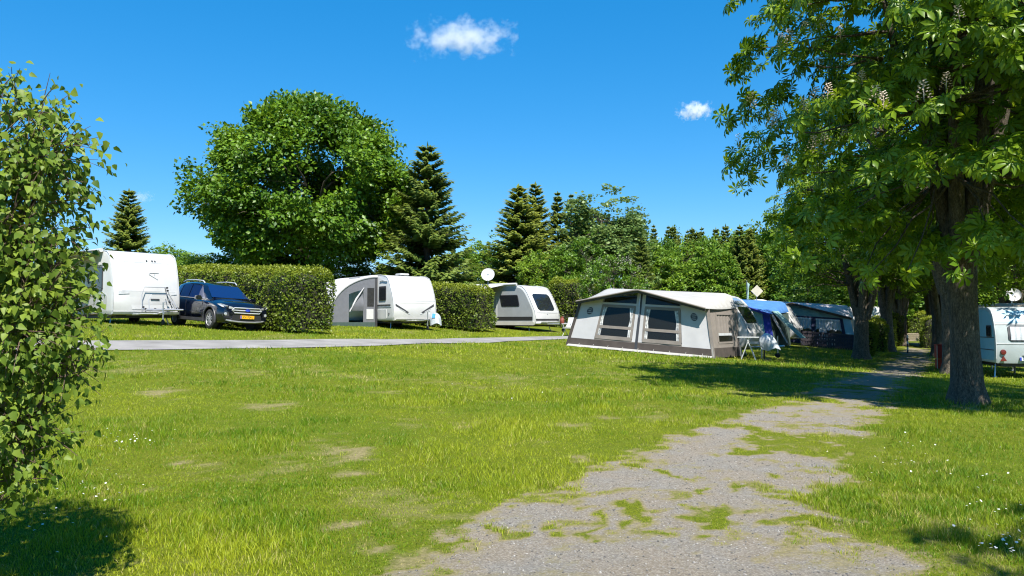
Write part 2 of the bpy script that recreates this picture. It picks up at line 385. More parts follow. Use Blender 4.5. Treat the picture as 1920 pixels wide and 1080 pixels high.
# the track: a fine sheet over the lawn mesh, gravel where the mask says so, worn turf elsewhere
GMATL = me.materials[0]; VT, QT, TT, BT = [], [], [], []; off = 0
for (y0, y1, st, sx, dz) in ((2.6, 12.0, 0.06, 0.06, .006), (12.0, 24.0, 0.12, 0.12, .006), (24.0, 58.0, 0.3, 0.2, .014)):
    ax = np.arange(-3.6, 34, sx); ay = np.arange(y0, y1+st*1.01, st); XX, YY = np.meshgrid(ax, ay)
    sd = poly_sd(XX, YY, TRACK).reshape(XX.shape); ii = np.arange(XX.size).reshape(XX.shape)
    q = np.stack([ii[:-1,:-1], ii[:-1,1:], ii[1:,1:], ii[1:,:-1]], -1).reshape(-1, 4)
    q = q[(sd[:-1,:-1] > -0.55).ravel()]; u, inv = np.unique(q, return_inverse=True); xu, yu = XX.ravel()[u], YY.ravel()[u]
    VT.append(np.stack([xu, yu, H(xu, yu)+dz], -1)); QT.append(inv.reshape(-1, 4)+off); TT.append(gravel(xu, yu)); BT.append(bare(xu, yu)); off += len(u)
tm = arrmesh('gravel_track', np.concatenate(VT), np.concatenate(QT), 4, GMATL, tint=np.concatenate(TT), smooth=True)
ba = tm.attributes.new('bare', 'FLOAT', 'POINT'); ba.data.foreach_set('value', np.concatenate(BT).astype(np.float32))
tag(link('gravel_track', tm), kind='structure')
# the access road
RN = [(-250,661),(-80,659),(100,658),(200,657.5),(300,656.5),(500,654),(700,649.5),(850,644.5),(950,640.5),(1066,636),(1150,633)]
RF = [(-250,641),(-80,640.5),(100,640),(200,639.8),(300,639.3),(500,638.6),(700,637),(850,635),(950,633),(1066,630.8),(1150,629.5)]
rows = []
for a, c in zip(RN, RF):
    p, q = gnd(*a), gnd(*c); rows.append([p + (q-p)*t for t in np.linspace(0, 1, 7)])
ROAD = [(r[0].x, r[0].y) for r in rows] + [(r[-1].x, r[-1].y) for r in reversed(rows)]
mb = MB(); R2 = []
for i in range(len(rows)-1):
    for k in range(8): R2.append([rows[i][j].lerp(rows[i+1][j], k/8) for j in range(7)])
R2.append(rows[-1])
for r in R2:
    for j, p in enumerate(r):
        wob = 0.10*(vnoise(p.x*1.3, p.y*1.3, 0, 77)-0.5) if j in (0, 6) else 0
        r[j] = Vector((p.x, p.y+float(wob)*2, Hs(p.x, p.y)+0.02+0.02*(1-abs(j-3)/3)))
mb.grid(R2)
tag(mb.build('access_road', mat('road_asphalt', (0.25,0.24,0.23), 0.9, 0, 0.14, 1.2, 0.6, 140, spec=0.2), smooth=60), kind='structure')
# loose stones on the track
def stones(n, y0, y1, r0, r1, seed):
    rg = np.random.default_rng(seed); y = np.sqrt(rg.uniform(y0*y0, y1*y1, n*6)); x = rg.uniform(-0.35, 0.62, n*6)*y
    k = gravel(x, y) > 0.7; x, y = x[k][:n], y[k][:n]; r = rg.uniform(r0, r1, len(x))*rg.uniform(0.5, 1, len(x))
    O = np.array([(1,0,0),(0,1,0),(-1,0,0),(0,-1,0),(0,0,.7),(0,0,-.5)], float)
    Vv = O[None]*r[:,None,None]*rg.uniform(0.6, 1.2, (len(x), 6, 1)); a = rg.uniform(0, 6.28, len(x))
    xr = Vv[...,0]*np.cos(a)[:,None]-Vv[...,1]*np.sin(a)[:,None]; yr = Vv[...,0]*np.sin(a)[:,None]+Vv[...,1]*np.cos(a)[:,None]
    Vv = np.stack([xr+x[:,None], yr+y[:,None], Vv[...,2]+(H(x, y)+0.008)[:,None]], -1)
    Fc = np.array([(0,1,4),(1,2,4),(2,3,4),(3,0,4),(1,0,5),(2,1,5),(3,2,5),(0,3,5)])
    return Vv.reshape(-1, 3), (Fc[None]+6*np.arange(len(x))[:,None,None]).reshape(-1), np.repeat(rg.uniform(0, 1, len(x))**2, 6)
v, f, t = stones(4200, 3.2, 11.5, 0.005, 0.014, 5)
tag(link('loose_stones', arrmesh('loose_stones', v, f, 3, leafmat('stone_chips', (0.10,0.095,0.09), (0.42,0.40,0.37), 0.0, 0.85), tint=t)),
    'small loose grey stones lying on the gravel track', 'stones', kind='stuff')

# ------------------------------------------------------------------ grass
TREE_FEET = []   # filled with (x, y) where mowing leaves longer grass
def grass_band(n, y0, y1, hgt, wid, seg, seed, clump=0.0):
    rg = np.random.default_rng(seed)
    y = np.sqrt(rg.uniform(y0*y0, y1*y1, n)); x = rg.uniform(-0.92, 0.98, n)*y
    if clump:
        y = y + rg.normal(0, clump, n); x = x + rg.normal(0, clump, n)
    g = gravel(x, y); b = bare(x, y); rd = poly_sd(x, y, ROAD)
    dens = 0.12+0.9*fbm(x*1.8, y*1.8, 0, 71, 3)+0.5*(fbm(x*9, y*9, 0, 73, 2)-.4)
    keep = (rg.uniform(0, 1, n) > np.maximum(sstep(0.05, 0.85, g+0.5*(fbm(x*16, y*16, 0, 131, 2)-0.5))*1.02, b*0.90)) & (rg.uniform(0, 1, n) < dens+0.25) & (rd < -0.03)
    x, y, g, b = x[keep], y[keep], g[keep], b[keep]; n = len(x); z = H(x, y)
    big = fbm(x*0.55, y*0.55, 0, 81, 3); tall = sstep(0.50, 0.72, fbm(x*1.1, y*1.4, 0, 91, 3))
    h = hgt*(0.42+0.6*big+1.1*tall+0.5*sstep(.5, .75, fbm(x*5, y*5, 0, 95, 2)))*rg.uniform(0.45, 1.25, n)*(1-0.5*b)*(1-0.5*sstep(0.25, 0.8, g))*np.where(poly_sd(x, y, TRACK) > 0.25, 0.6, 1.0)
    for (fx, fy, fr, fh) in TREE_FEET: h = h + fh*np.exp(-((x-fx)**2+(y-fy)**2)/(fr*fr))*rg.uniform(0.2, 1.0, n)
    a = rg.uniform(0, 6.283, n); lean = rg.uniform(0.15, 0.95, n)*h; w = wid*rg.uniform(0.6, 1.3, n)
    dx, dy = np.cos(a), np.sin(a); fa = rg.uniform(0, 6.283, n); wx, wy = np.cos(fa)*w/2, np.sin(fa)*w/2
    base = np.stack([x, y, z-0.004], -1)
    tip = base + np.stack([dx*lean, dy*lean, h], -1)
    wv = np.stack([wx, wy, np.zeros(n)], -1)
    yel = np.clip(0.22+0.55*sstep(0.36, 0.68, fbm(x*0.32+3, y*0.42, 0, 101, 4)) + 0.75*(fbm(x*1.5, y*1.9, 0, 111, 3)-0.45) + 0.5*(fbm(x*6, y*6, 0, 121, 2)-0.5) + 0.35*b + 0.50*sstep(-0.25, 0.2, poly_sd(x, y, TRACK)) + rg.normal(0, 0.20, n), 0, 1)*0.8
    dry = rg.uniform(0, 1, n) < 0.05+0.55*b+0.10*sstep(-.3, .1, poly_sd(x, y, TRACK)); yel = np.where(dry, rg.uniform(0.86, 1.0, n), yel)
    if seg == 1:
        V = np.stack([base-wv, base+wv, tip], 1).reshape(-1, 3); L = np.arange(3*n); T = np.repeat(yel, 3)
        return V, L, T
    mid = base + np.stack([dx*lean*0.32, dy*lean*0.32, h*0.62], -1)
    V = np.stack([base-wv, base+wv, mid+wv*0.8, mid-wv*0.8, tip], 1).reshape(-1, 3)
    k = 5*np.arange(n)[:,None]; L = (k+np.array([0,1,2, 0,2,3, 3,2,4])[None]).ravel()
    return V, L, np.repeat(yel, 5)
GRASS = leafmat('grass_blades', (0.070,0.165,0.003), (0.285,0.325,0.014), 0.24, 0.5, spec=0.25)
def make_grass():
    Vs, Ls, Ts = [], [], []; o = 0
    for a in ((225000, 3.2, 7.0, 0.033, 0.0044, 2, 201, 0), (270000, 6.5, 12.5, 0.036, 0.0068, 1, 202, 0), (245000, 12.0, 21.0, 0.044, 0.0120, 1, 203, 0), (185000, 20.0, 40.0, 0.062, 0.024, 1, 204, 0)):
        V, L, T = grass_band(*a); Vs.append(V); Ls.append(L+o); Ts.append(T); o += len(V)
    tag(link('grass_blades', arrmesh('grass_blades', np.concatenate(Vs), np.concatenate(Ls), 3, GRASS, tint=np.concatenate(Ts))),
        'short sunlit green grass blades covering the lawn', 'grass', kind='stuff')
def make_daisies(n=170):
    rg = np.random.default_rng(31); P = []
    cl = [(60,960,130,70),(200,930,60,40),(1840,930,70,90),(1700,850,90,70),(1880,1040,40,40),(1000,720,200,40),(250,830,60,20)]
    while len(P) < n:
        c = cl[rg.integers(len(cl))]; px = c[0]+rg.normal(0, c[2]*0.6); py = c[1]+rg.normal(0, c[3]*0.6)
        if py < 700 or py > 1120: continue
        P.append(gnd(px, py))
    P = [p for p in P if gravel(np.array([p.x]), np.array([p.y]))[0] < 0.1]
    V, L, T, o = [], [], [], 0
    for p in P:
        r = rg.uniform(0.006, 0.011); h = rg.uniform(0.05, 0.085); tl_ = rg.normal(0, 0.3, 2)
        ring = [(p.x+r*math.cos(k*math.pi/4), p.y+r*math.sin(k*math.pi/4), p.z+h+r*(tl_[0]*math.cos(k*math.pi/4)+tl_[1]*math.sin(k*math.pi/4))) for k in range(8)]
        V += ring + [(p.x, p.y, p.z+h+0.003), (p.x-0.001, p.y, p.z), (p.x+0.001, p.y, p.z), (p.x, p.y, p.z+h)]
        for k in range(8): L += [o+k, o+(k+1) % 8, o+8]
        L += [o+9, o+10, o+11]; T += [1.0]*8 + [0.9] + [0.0]*3; o += 12
    tag(link('daisies', arrmesh('daisies', np.array(V), L, 3, leafmat('daisy_petals', (0.08,0.15,0.01), (0.80,0.80,0.78), 0.2), tint=np.array(T))),
        'tiny white daisies scattered through the lawn grass', 'daisies', kind='stuff')
# ------------------------------------------------------------------ foliage
def unit(a): return a/np.maximum(np.linalg.norm(a, axis=-1, keepdims=True), 1e-9)
T_DIA = (np.array([(0,0,0),(-.36,.45,.09),(0,1,0),(.36,.45,.09)], float), np.array([(0,1,2),(0,2,3)]))
T_OVAL = (np.array([(0,0,0),(-.30,.28,.05),(-.26,.68,.04),(0,1,-.06),(.26,.68,.04),(.30,.28,.05)], float), np.array([(0,5,1),(1,5,4),(1,4,2),(2,4,3)]))
T_BIRCH = (np.array([(0,0,0),(-.40,.20,.09),(-.30,.55,.07),(0,1.08,-.12),(.30,.55,.07),(.40,.20,.09),(0,.45,0)], float), np.array([(0,6,1),(1,6,2),(2,6,3),(3,6,4),(4,6,5),(5,6,0)]))
T_NEED = (np.array([(0,0,0),(-.11,.35,.0),(0,1,-.04),(.11,.35,.0)], float), np.array([(0,1,2),(0,2,3)]))
def t_palm(nl, full=True):
    V, Fc = [], []
    for k in range(nl):
        u = (k-(nl-1)/2)/((nl-1)/2); a = u*math.radians(128); L = 1.0-0.42*abs(u)**1.4
        ca, sa = math.cos(a), math.sin(a); o = len(V)
        prof = [(0,0,0),(-.10,.40,.02),(-.185,.70,-.06),(0,1.0,-.30),(.185,.70,-.06),(.10,.40,.02),(0,.55,-.035)] if full else [(0,0,0),(-.17,.62,-.03),(0,1,-.28),(.17,.62,-.03)]
        for (s, t, z) in prof:
            s, t, z = s*L, t*L, z*L*(1+0.5*abs(u)); V.append((s*ca+t*sa, -s*sa+t*ca, z))
        Fc += [(o+i, o+j, o+q) for (i, j, q) in ([(0,6,1),(1,6,2),(2,6,3),(3,6,4),(4,6,5),(5,6,0)] if full else [(0,1,2),(0,2,3)])]
    return np.array(V), np.array(Fc)
T_PALM = t_palm(7); T_PALM_S = t_palm(5, False)
def leafcloud(pos, axis, nrm, size, tpl, tint):
    TV, TF = tpl; axis = unit(axis); side = unit(np.cross(axis, nrm)); n2 = np.cross(side, axis)
    s = np.asarray(size)[:,None,None]
    V = pos[:,None,:] + s*(TV[None,:,0:1]*side[:,None,:] + TV[None,:,1:2]*axis[:,None,:] + TV[None,:,2:3]*n2[:,None,:])
    k = len(TV); L = (TF[None]+k*np.arange(len(pos))[:,None,None]).ravel()
    return V.reshape(-1, 3), L, np.repeat(np.clip(tint, 0, 1), k)
def joinclouds(cl):
    V, L, T, o = [], [], [], 0
    for v, l, t in cl: V.append(v); L.append(l+o); T.append(t); o += len(v)
    return np.concatenate(V), np.concatenate(L), np.concatenate(T)
def rdir(rg, n): return unit(rg.normal(0, 1, (n, 3)))
def curve(p, q, sag, n=6, rg=None, jit=0.0):
    p, q = Vector(p), Vector(q); L = (q-p).length; out = []
    for i in range(n):
        t = i/(n-1); a = p.lerp(q, t); a.z += sag*L*4*t*(1-t)
        if jit and 0 < i < n-1: a += Vector(tuple(rg.normal(0, jit*L, 3)))
        out.append(a)
    return out
BARK = barkmat('grey_brown_bark', (0.022,0.017,0.012), (0.19,0.155,0.115))
BARKS = barkmat('spruce_bark', (0.02,0.015,0.010), (0.12,0.085,0.06), 14)
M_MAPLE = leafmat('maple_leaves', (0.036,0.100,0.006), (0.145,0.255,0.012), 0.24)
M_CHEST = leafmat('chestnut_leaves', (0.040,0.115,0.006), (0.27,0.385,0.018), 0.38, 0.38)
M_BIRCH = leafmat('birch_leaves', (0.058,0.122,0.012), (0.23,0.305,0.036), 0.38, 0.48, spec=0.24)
M_FOR = leafmat('forest_leaves', (0.060,0.140,0.012), (0.19,0.295,0.026), 0.32, orand=0.20)
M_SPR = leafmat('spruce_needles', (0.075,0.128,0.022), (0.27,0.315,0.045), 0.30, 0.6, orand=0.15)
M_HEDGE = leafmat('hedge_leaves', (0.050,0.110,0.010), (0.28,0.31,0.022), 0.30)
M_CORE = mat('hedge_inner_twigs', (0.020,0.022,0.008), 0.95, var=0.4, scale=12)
M_GREY = leafmat('grey_green_leaves', (0.075,0.145,0.035), (0.20,0.28,0.08), 0.28)

def decid_mesh(seed, ht, env, tr, nclu, clr, per, lsize, lm, tpl=T_DIA, fork=0.3, nlimb=9, droop=0.0, inner=0.35, bark=BARK, shape=1.0):
    """env = (cx, cy, cz, rx, ry, rzu, rzd) -> trunk mesh, crown mesh (local, base at z=0)"""
    rg = np.random.default_rng(seed); cx, cy, cz, rx, ry, rzu, rzd = env
    nb = max(24, nclu//9); db = rdir(rg, nb*3); db = db[db[:,2] > -0.75][:nb]; nb = len(db); n = nclu
    bl_ = 0.70+0.50*fbm(db[:,0]*1.9+5, db[:,1]*1.9, db[:,2]*1.9, seed, 2); br_ = np.where(rg.uniform(0, 1, nb) < inner, rg.uniform(0.3, 0.75, nb), rg.uniform(0.84, 1.0, nb))*bl_
    bi_ = rg.integers(0, nb, n); d = unit(db[bi_]+rg.normal(0, 1.15/math.sqrt(nb), (n, 3))); rr = br_[bi_]*rg.normal(1.0, 0.05, n)
    c = np.stack([cx+d[:,0]*rx*rr, cy+d[:,1]*ry*rr, cz+np.where(d[:,2] > 0, rzu*np.abs(d[:,2])**shape*np.sign(d[:,2]), rzd*d[:,2])*rr], -1)
    ctr = np.array([cx, cy, cz-rzd*0.3])
    # leaves
    m = n*per; ci = np.repeat(np.arange(n), per); cs = clr*rg.uniform(0.6, 1.35, n)
    o = rdir(rg, m)*(rg.uniform(0, 1, (m, 1))**0.45); o[:,2] *= 0.55
    P = c[ci] + o*cs[ci][:,None]
    out = unit(P-ctr)
    nr = unit(out*0.95 + np.array([0, 0, 0.50]) + rg.normal(0, 0.50, (m, 3)))
    ax = unit(out*0.7 + np.array([0, 0, -0.35-droop]) + rg.normal(0, 0.5, (m, 3)))
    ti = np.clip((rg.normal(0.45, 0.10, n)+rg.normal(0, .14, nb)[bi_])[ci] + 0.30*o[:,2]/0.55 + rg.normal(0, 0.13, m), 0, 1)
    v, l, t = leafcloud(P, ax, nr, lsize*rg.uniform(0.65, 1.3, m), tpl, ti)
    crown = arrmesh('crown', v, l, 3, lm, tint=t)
    # wood
    mb = MB(); fz = ht*fork
    top = np.array([cx*0.8, cy*0.8, cz+rzu*0.45])
    tp = [Vector((0, 0, -0.15)), Vector((0, 0, 0.12)), Vector((0, 0, 0.5))] + [Vector((cx*0.15*t + float(rg.normal(0, .02*ht*t)), cy*0.15*t, fz*t+0.5*(1-t))) for t in (0.4, 0.7, 1.0)]
    last = tp[-1]; tp += [last.lerp(Vector(top), 0.5), Vector(top)]
    mb.tube(tp, [tr*1.65, tr*1.25, tr*1.05, tr, tr*.95, tr*.9, tr*.42, tr*.12], 12)
    nodes_ = [last.lerp(Vector(top), t) for t in np.linspace(0, 1, 6)]
    for k in range(nlimb):
        a = 2*math.pi*(k+rg.uniform(-.3, .3))/nlimb; e = rg.uniform(0.05, 0.9)
        q = Vector((cx+rx*0.72*math.cos(a)*math.cos(e), cy+ry*0.72*math.sin(a)*math.cos(e), cz+rzu*0.7*math.sin(e)-rzd*0.25))
        p = tp[5].lerp(Vector(top), rg.uniform(-0.05, 0.35)); cv = curve(p, q, 0.06, 7, rg, 0.02)
        mb.tube(cv, np.linspace(tr*0.42, tr*0.09, 7), 7); nodes_ += cv[1:]
    N = np.array([tuple(p) for p in nodes_])
    for i in range(0, n, max(1, n//150)):
        k = np.argmin(((N-c[i])**2).sum(1) + 4*np.maximum(0, N[:,2]-c[i,2])**2)
        mb.tube(curve(N[k], c[i], 0.04, 4, rg, 0.03), np.linspace(tr*0.10, tr*0.025, 4), 4, cap=False)
    ob = mb.build('trunk', bark, None, smooth=50); me = ob.data; bpy.data.objects.remove(ob)
    return me, crown
def tree(name, meshes, loc, label, cat='tree', group=None, s=1.0, rz=0.0, sz=None):
    r = empty(name, (0, 0, 0), 0, label, cat, group); r.location = (loc[0], loc[1], loc[2]-0.03); r.rotation_euler = (0, 0, rz)
    r.scale = (s, s, sz or s)
    link('trunk', meshes[0], r); tag(link('crown', meshes[1], r), kind='stuff'); return r
def spruce_mesh(seed, h, r, whorls=30, per=8, lm=None, base=0.05, droop=0.25, pos=11, tw=1.0, wid=1.0):
    rg = np.random.default_rng(seed); cl = []; mb = MB()
    mb.tube([(0, 0, -0.2), (0, 0, h*0.3), (0, 0, h*0.7), (0, 0, h*0.995)], [r*0.085, r*0.065, r*0.035, r*0.006], 8)
    P, A, N, S, TI = [], [], [], [], []
    for w in range(whorls):
        f = (w+rg.uniform(-.3, .3))/whorls; z = h*(base+(1-base)*max(0, f))
        for b in range(per):
            L = r*(1-max(0, f))**0.82*rg.uniform(0.72, 1.12)*(1 if rg.uniform() > .1 else 1.15) + 0.12
            a = rg.uniform(0, 6.283); dv = np.array([math.cos(a), math.sin(a), 0.0]); sd = np.array([-dv[1], dv[0], 0.0])
            up = 0.35*f-droop*(1-f)
            ts = np.linspace(0.18, 1.0, pos)
            sp = np.stack([dv[0]*L*ts, dv[1]*L*ts, z+L*(up*ts+0.22*ts**2.2+rg.normal(0, .03))], -1)
            if L > 0.8: mb.tube([(0, 0, z), tuple(sp[pos//2]), tuple(sp[-1])], [0.02*L**.5, 0.012*L**.5, 0.004], 4, cap=False)
            for s_ in (-1, 1):
                for q in range(2):
                    tl_ = tw*(0.16+0.30*L*(1.05-ts)**0.7*0.55)*rg.uniform(0.7, 1.25, pos)
                    ax = unit(dv[None]*0.75 + sd[None]*s_*rg.uniform(0.5, 1.0, (pos, 1)) + np.stack([np.zeros(pos), np.zeros(pos), rg.uniform(-.45, .10, pos)-0.22*q], -1))
                    P.append(sp+rg.normal(0, 0.02*L, (pos, 3))); A.append(ax); S.append(tl_)
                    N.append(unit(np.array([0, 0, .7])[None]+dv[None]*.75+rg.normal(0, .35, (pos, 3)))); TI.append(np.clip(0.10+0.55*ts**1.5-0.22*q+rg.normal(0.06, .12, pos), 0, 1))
            P.append(sp[-1:]); A.append(unit(dv[None]+np.array([[0, 0, .15]]))); S.append(np.array([0.30*tw])); N.append(np.array([[0, 0, 1.0]])); TI.append(np.array([0.8]))
    P.append(np.array([[0, 0, h*0.97]])); A.append(np.array([[0.05, 0, 1.0]])); S.append(np.array([0.5*tw])); N.append(np.array([[1.0, 0, 0]])); TI.append(np.array([0.6]))
    tp = (T_NEED[0]*np.array([1.9*wid, 1, 1]), T_NEED[1])
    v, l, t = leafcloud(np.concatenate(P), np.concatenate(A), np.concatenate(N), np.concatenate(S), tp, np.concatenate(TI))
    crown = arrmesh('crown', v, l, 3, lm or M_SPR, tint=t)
    ob = mb.build('trunk', BARKS, None, smooth=50); me = ob.data; bpy.data.objects.remove(ob)
    return me, crown
def hedge(name, label, p0, p1, w, ht, nleaf, lsize=0.075, seed=1, group=None, cat='hedge', rnd=0.35, top_tint=0.35, lm=None, gap=0.0, stems=0, bump=0.16):
    """clipped hedge from p0 to p1 (ground points), width w, height ht"""
    rg = np.random.default_rng(seed); p0 = Vector(p0); p1 = Vector(p1); u = (p1-p0); u.z = 0; L = u.length; u.normalize()
    r = empty(name, p0, math.atan2(u.y, u.x), label, cat, group)
    dz = Hs(p1.x, p1.y)-Hs(p0.x, p0.y)
    def surf(n):
        # sample box faces: two long sides, two ends, top
        A = np.array([L*ht, L*ht, w*ht, w*ht, L*w*1.3]); k = rg.choice(5, n, p=A/A.sum())
        a, b = rg.uniform(0, 1, n), rg.uniform(0, 1, n)
        x = np.where(k < 2, a*L, np.where(k == 2, 0, np.where(k == 3, L, a*L)))
        y = np.where(k == 0, -w/2, np.where(k == 1, w/2, np.where(k < 4, (a-.5)*w, (b-.5)*w)))
        z = np.where(k < 4, gap+b*(ht-gap), ht)
        # rounding: pull corners toward an inner box
        q = np.stack([x, y, z], -1); lo = np.array([rnd, -w/2+rnd, gap*1.0]); hi = np.array([L-rnd, w/2-rnd, ht-rnd])
        inn = np.clip(q, lo, np.maximum(hi, lo)); dd = q-inn; ln = np.linalg.norm(dd, axis=1, keepdims=True)
        nr = np.where(ln > 1e-6, dd/np.maximum(ln, 1e-6), 0); q = np.where(ln > rnd, inn+nr*rnd, q)
        fb = np.eye(3)[np.array([1, 1, 0, 0, 2])[k]]*np.array([-1, 1, -1, 1, 1])[k][:,None]
        nr = unit(nr+1e-3*fb)
        return q, nr
    q, nr = surf(nleaf)
    bmp = (fbm(q[:,0]*1.6, q[:,1]*1.6, q[:,2]*1.6, seed, 3)-0.5)*bump*3
    dep = np.abs(rg.normal(0, 0.05, nleaf))
    P = q + nr*(bmp-dep+0.02*rg.normal(0, 1, nleaf))[:,None]
    P[:,2] += dz*P[:,0]/max(L, 0.1)
    nn = unit(nr*0.55+np.array([0, 0, .45])+rg.normal(0, .55, (nleaf, 3))); ax = unit(nr*0.5+np.array([0, 0, .2])+rg.normal(0, .7, (nleaf, 3)))
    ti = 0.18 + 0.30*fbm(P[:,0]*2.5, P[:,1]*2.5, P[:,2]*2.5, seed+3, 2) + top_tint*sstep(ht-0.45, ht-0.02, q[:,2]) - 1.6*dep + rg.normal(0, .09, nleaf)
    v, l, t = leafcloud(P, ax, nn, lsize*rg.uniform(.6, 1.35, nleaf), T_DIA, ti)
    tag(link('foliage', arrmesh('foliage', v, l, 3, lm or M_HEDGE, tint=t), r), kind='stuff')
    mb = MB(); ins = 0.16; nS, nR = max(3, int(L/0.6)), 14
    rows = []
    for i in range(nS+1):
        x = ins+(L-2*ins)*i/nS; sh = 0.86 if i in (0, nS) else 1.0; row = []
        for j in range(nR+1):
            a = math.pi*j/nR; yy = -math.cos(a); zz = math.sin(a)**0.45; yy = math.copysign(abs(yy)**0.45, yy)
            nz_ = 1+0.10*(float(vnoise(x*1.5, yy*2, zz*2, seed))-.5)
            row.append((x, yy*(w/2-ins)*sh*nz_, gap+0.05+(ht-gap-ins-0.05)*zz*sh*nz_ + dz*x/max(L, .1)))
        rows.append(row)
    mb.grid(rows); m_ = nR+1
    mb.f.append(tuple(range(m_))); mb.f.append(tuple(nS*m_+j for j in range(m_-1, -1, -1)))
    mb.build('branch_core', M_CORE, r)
    if stems:
        for i in range(stems):
            x = L*(i+.5)/stems+float(rg.normal(0, .1)); y0 = float(rg.normal(0, w*.15))
            MB().tube([(x, y0, dz*x/L-0.1), (x+float(rg.normal(0, .06)), y0, gap*0.5+dz*x/L), (x+float(rg.normal(0, .1)), y0*.6, gap+0.3+dz*x/L)], [0.07, 0.055, 0.045], 7).build('stem', BARK, r, smooth=50)
    return r
# ------------------------------------------------------------------ big trees
def px_h(top, d, x): return (HOR-top)*d/F + EYE - Hs(x, d)
def place_tree(name, meshes, px, top, d, h0, label, group=None, rz=None, wid=None, cat='tree'):
    p = on(px, d); h = px_h(top, d, p.x); s = h/h0
    return tree(name, meshes, p, label, cat, group, s*(wid or 1.0), random.uniform(0, 6.28) if rz is None else rz, s)
mp = on(558, 47)
MAPLE = decid_mesh(3, 15.0, (0.6, 0, 6.9, 7.0, 6.4, 6.5, 5.0), 0.42, 1500, 0.95, 78, 0.25, M_MAPLE, fork=0.24, nlimb=14, inner=0.30, shape=0.95)
tree('maple_tree', MAPLE, mp, 'huge round-crowned dark green broadleaf tree behind the clipped hedge beside the car', 'tree')
# chestnuts
def chestnut(seed, name, label, loc, ht, env, tr, ntips, per, lsize, tpl, group, single=0, candles=0, limbs=7, fork=3.0, lean=(0, 0), mesh_only=False):
    rg = np.random.default_rng(seed); cx, cy, cz, rx, ry, rzu, rzd = env
    nb = ntips//11; db = rdir(rg, nb*2); db = db[db[:,2] > -0.93][:nb]; nb = len(db); n = ntips
    lump = 0.76+0.42*fbm(db[:,0]*2.3+9, db[:,1]*2.3, db[:,2]*2.3, seed, 2)
    br_ = np.where(rg.uniform(0, 1, nb) < 0.36, rg.uniform(0.35, 0.82, nb), rg.uniform(0.85, 1.0, nb))*lump
    bc = np.stack([cx+db[:,0]*rx*br_, cy+db[:,1]*ry*br_, cz+np.where(db[:,2] > 0, rzu, rzd)*db[:,2]*br_], -1); bh = unit(db*np.array([1, 1, 0.0]))
    bi_ = rg.integers(0, nb, n); rr = br_[bi_]; rho = np.sqrt(rg.uniform(0, 1, n))*0.85*rg.uniform(.7, 1.2, nb)[bi_]; ph = rg.uniform(0, 6.283, n)
    po = np.stack([rho*np.cos(ph), rho*np.sin(ph), np.zeros(n)], -1); po[:,2] = -0.42*rho**2-0.40*(po*bh[bi_]).sum(1)+rg.normal(0, .07, n); tips = bc[bi_]+po
    ctr = np.array([cx, cy, cz-0.8]); out = unit(tips-ctr)
    P, A, N, S, TI = [], [], [], [], []
    for j in range(per):
        a = 2*math.pi*j/per + rg.uniform(0, 6.28, n)
        e1 = unit(np.cross(out, np.array([0, 0, 1.0])+rg.normal(0, .01, 3))); e2 = np.cross(e1, out)
        ax = unit(e1*np.cos(a)[:,None]+e2*np.sin(a)[:,None]+out*0.35+np.array([0, 0, -0.38])+rg.normal(0, .18, (n, 3)))
        nr = unit(np.array([0, 0, 0.75])+out*0.75+rg.normal(0, .22, (n, 3)))
        P.append(tips+ax*(lsize*0.55)*rg.uniform(.6, 1.2, (n, 1))+out*rg.normal(0, .06, (n, 1))); A.append(ax); N.append(nr)
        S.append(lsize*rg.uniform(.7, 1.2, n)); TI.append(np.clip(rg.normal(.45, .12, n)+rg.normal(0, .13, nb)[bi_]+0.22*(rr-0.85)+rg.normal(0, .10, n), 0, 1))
    P, A, N, S, TI = map(np.concatenate, (P, A, N, S, TI))
    mb = MB()
    base = [Vector((0, 0, -0.2)), Vector((0, 0, 0.05)), Vector((0.0, 0, 0.35)), Vector((lean[0]*.3, lean[1]*.3, 1.0)), Vector((lean[0]*.6, lean[1]*.6, 2.0)), Vector((lean[0], lean[1], fork))]
    mb.tube(base, [tr*1.75, tr*1.45, tr*1.12, tr*1.0, tr*.97, tr*1.12], 18)
    NN = []
    for k in range(limbs):
        a = 2*math.pi*(k+rg.uniform(-.25, .25))/limbs; e = rg.uniform(.35, 1.25) if k else 1.5
        q = Vector((cx+rx*.8*math.cos(a)*math.cos(e), cy+ry*.8*math.sin(a)*math.cos(e), cz+rzu*.85*math.sin(e)-0.5))
        p = base[-1]+Vector((math.cos(a)*tr*.6, math.sin(a)*tr*.6, -rg.uniform(.15, .5)))
        md = p.lerp(q, .5)+Vector((0, 0, .10*(q-p).length)); cv = [p, p.lerp(md, .5)+Vector((0, 0, .12*(q-p).length)), md, md.lerp(q, .5)+Vector(tuple(rg.normal(0, .15, 3))), q]
        mb.tube(cv, [tr*.62, tr*.42, tr*.32, tr*.2, tr*.06], 9); NN += [cv[i].lerp(cv[i+1], t) for i in range(4) for t in (0, .5)][1:]
    NA = np.array([tuple(p) for p in NN])
    step = max(1, n//260)
    for i in range(0, n, step):
        k = np.argmin(((NA-tips[i])**2).sum(1)+3*np.maximum(0, NA[:,2]-tips[i,2])**2)
        mb.tube(curve(NA[k], tips[i], 0.05, 5, rg, .03), np.linspace(tr*.11, .008, 5), 5, cap=False)
    for v in range(len(mb.v)):   # fluted, knobbly trunk
        x, y, z = mb.v[v]
        if z < fork and math.hypot(x, y) < tr*2:
            a = math.atan2(y, x); f = 1+0.10*math.sin(a*3+z*.5+seed)*max(.25, 1-z*.5)+0.09*(float(vnoise(x*4, y*4, z*1.3, seed))-.5)
            mb.v[v] = (x*f, y*f, z)
    ob = mb.build('trunk', BARK, None, smooth=60); tm = ob.data; bpy.data.objects.remove(ob)
    if mesh_only:
        v, l, t = leafcloud(P, A, N, S, tpl, TI); return tm, arrmesh('crown', v, l, 3, M_CHEST, tint=t)
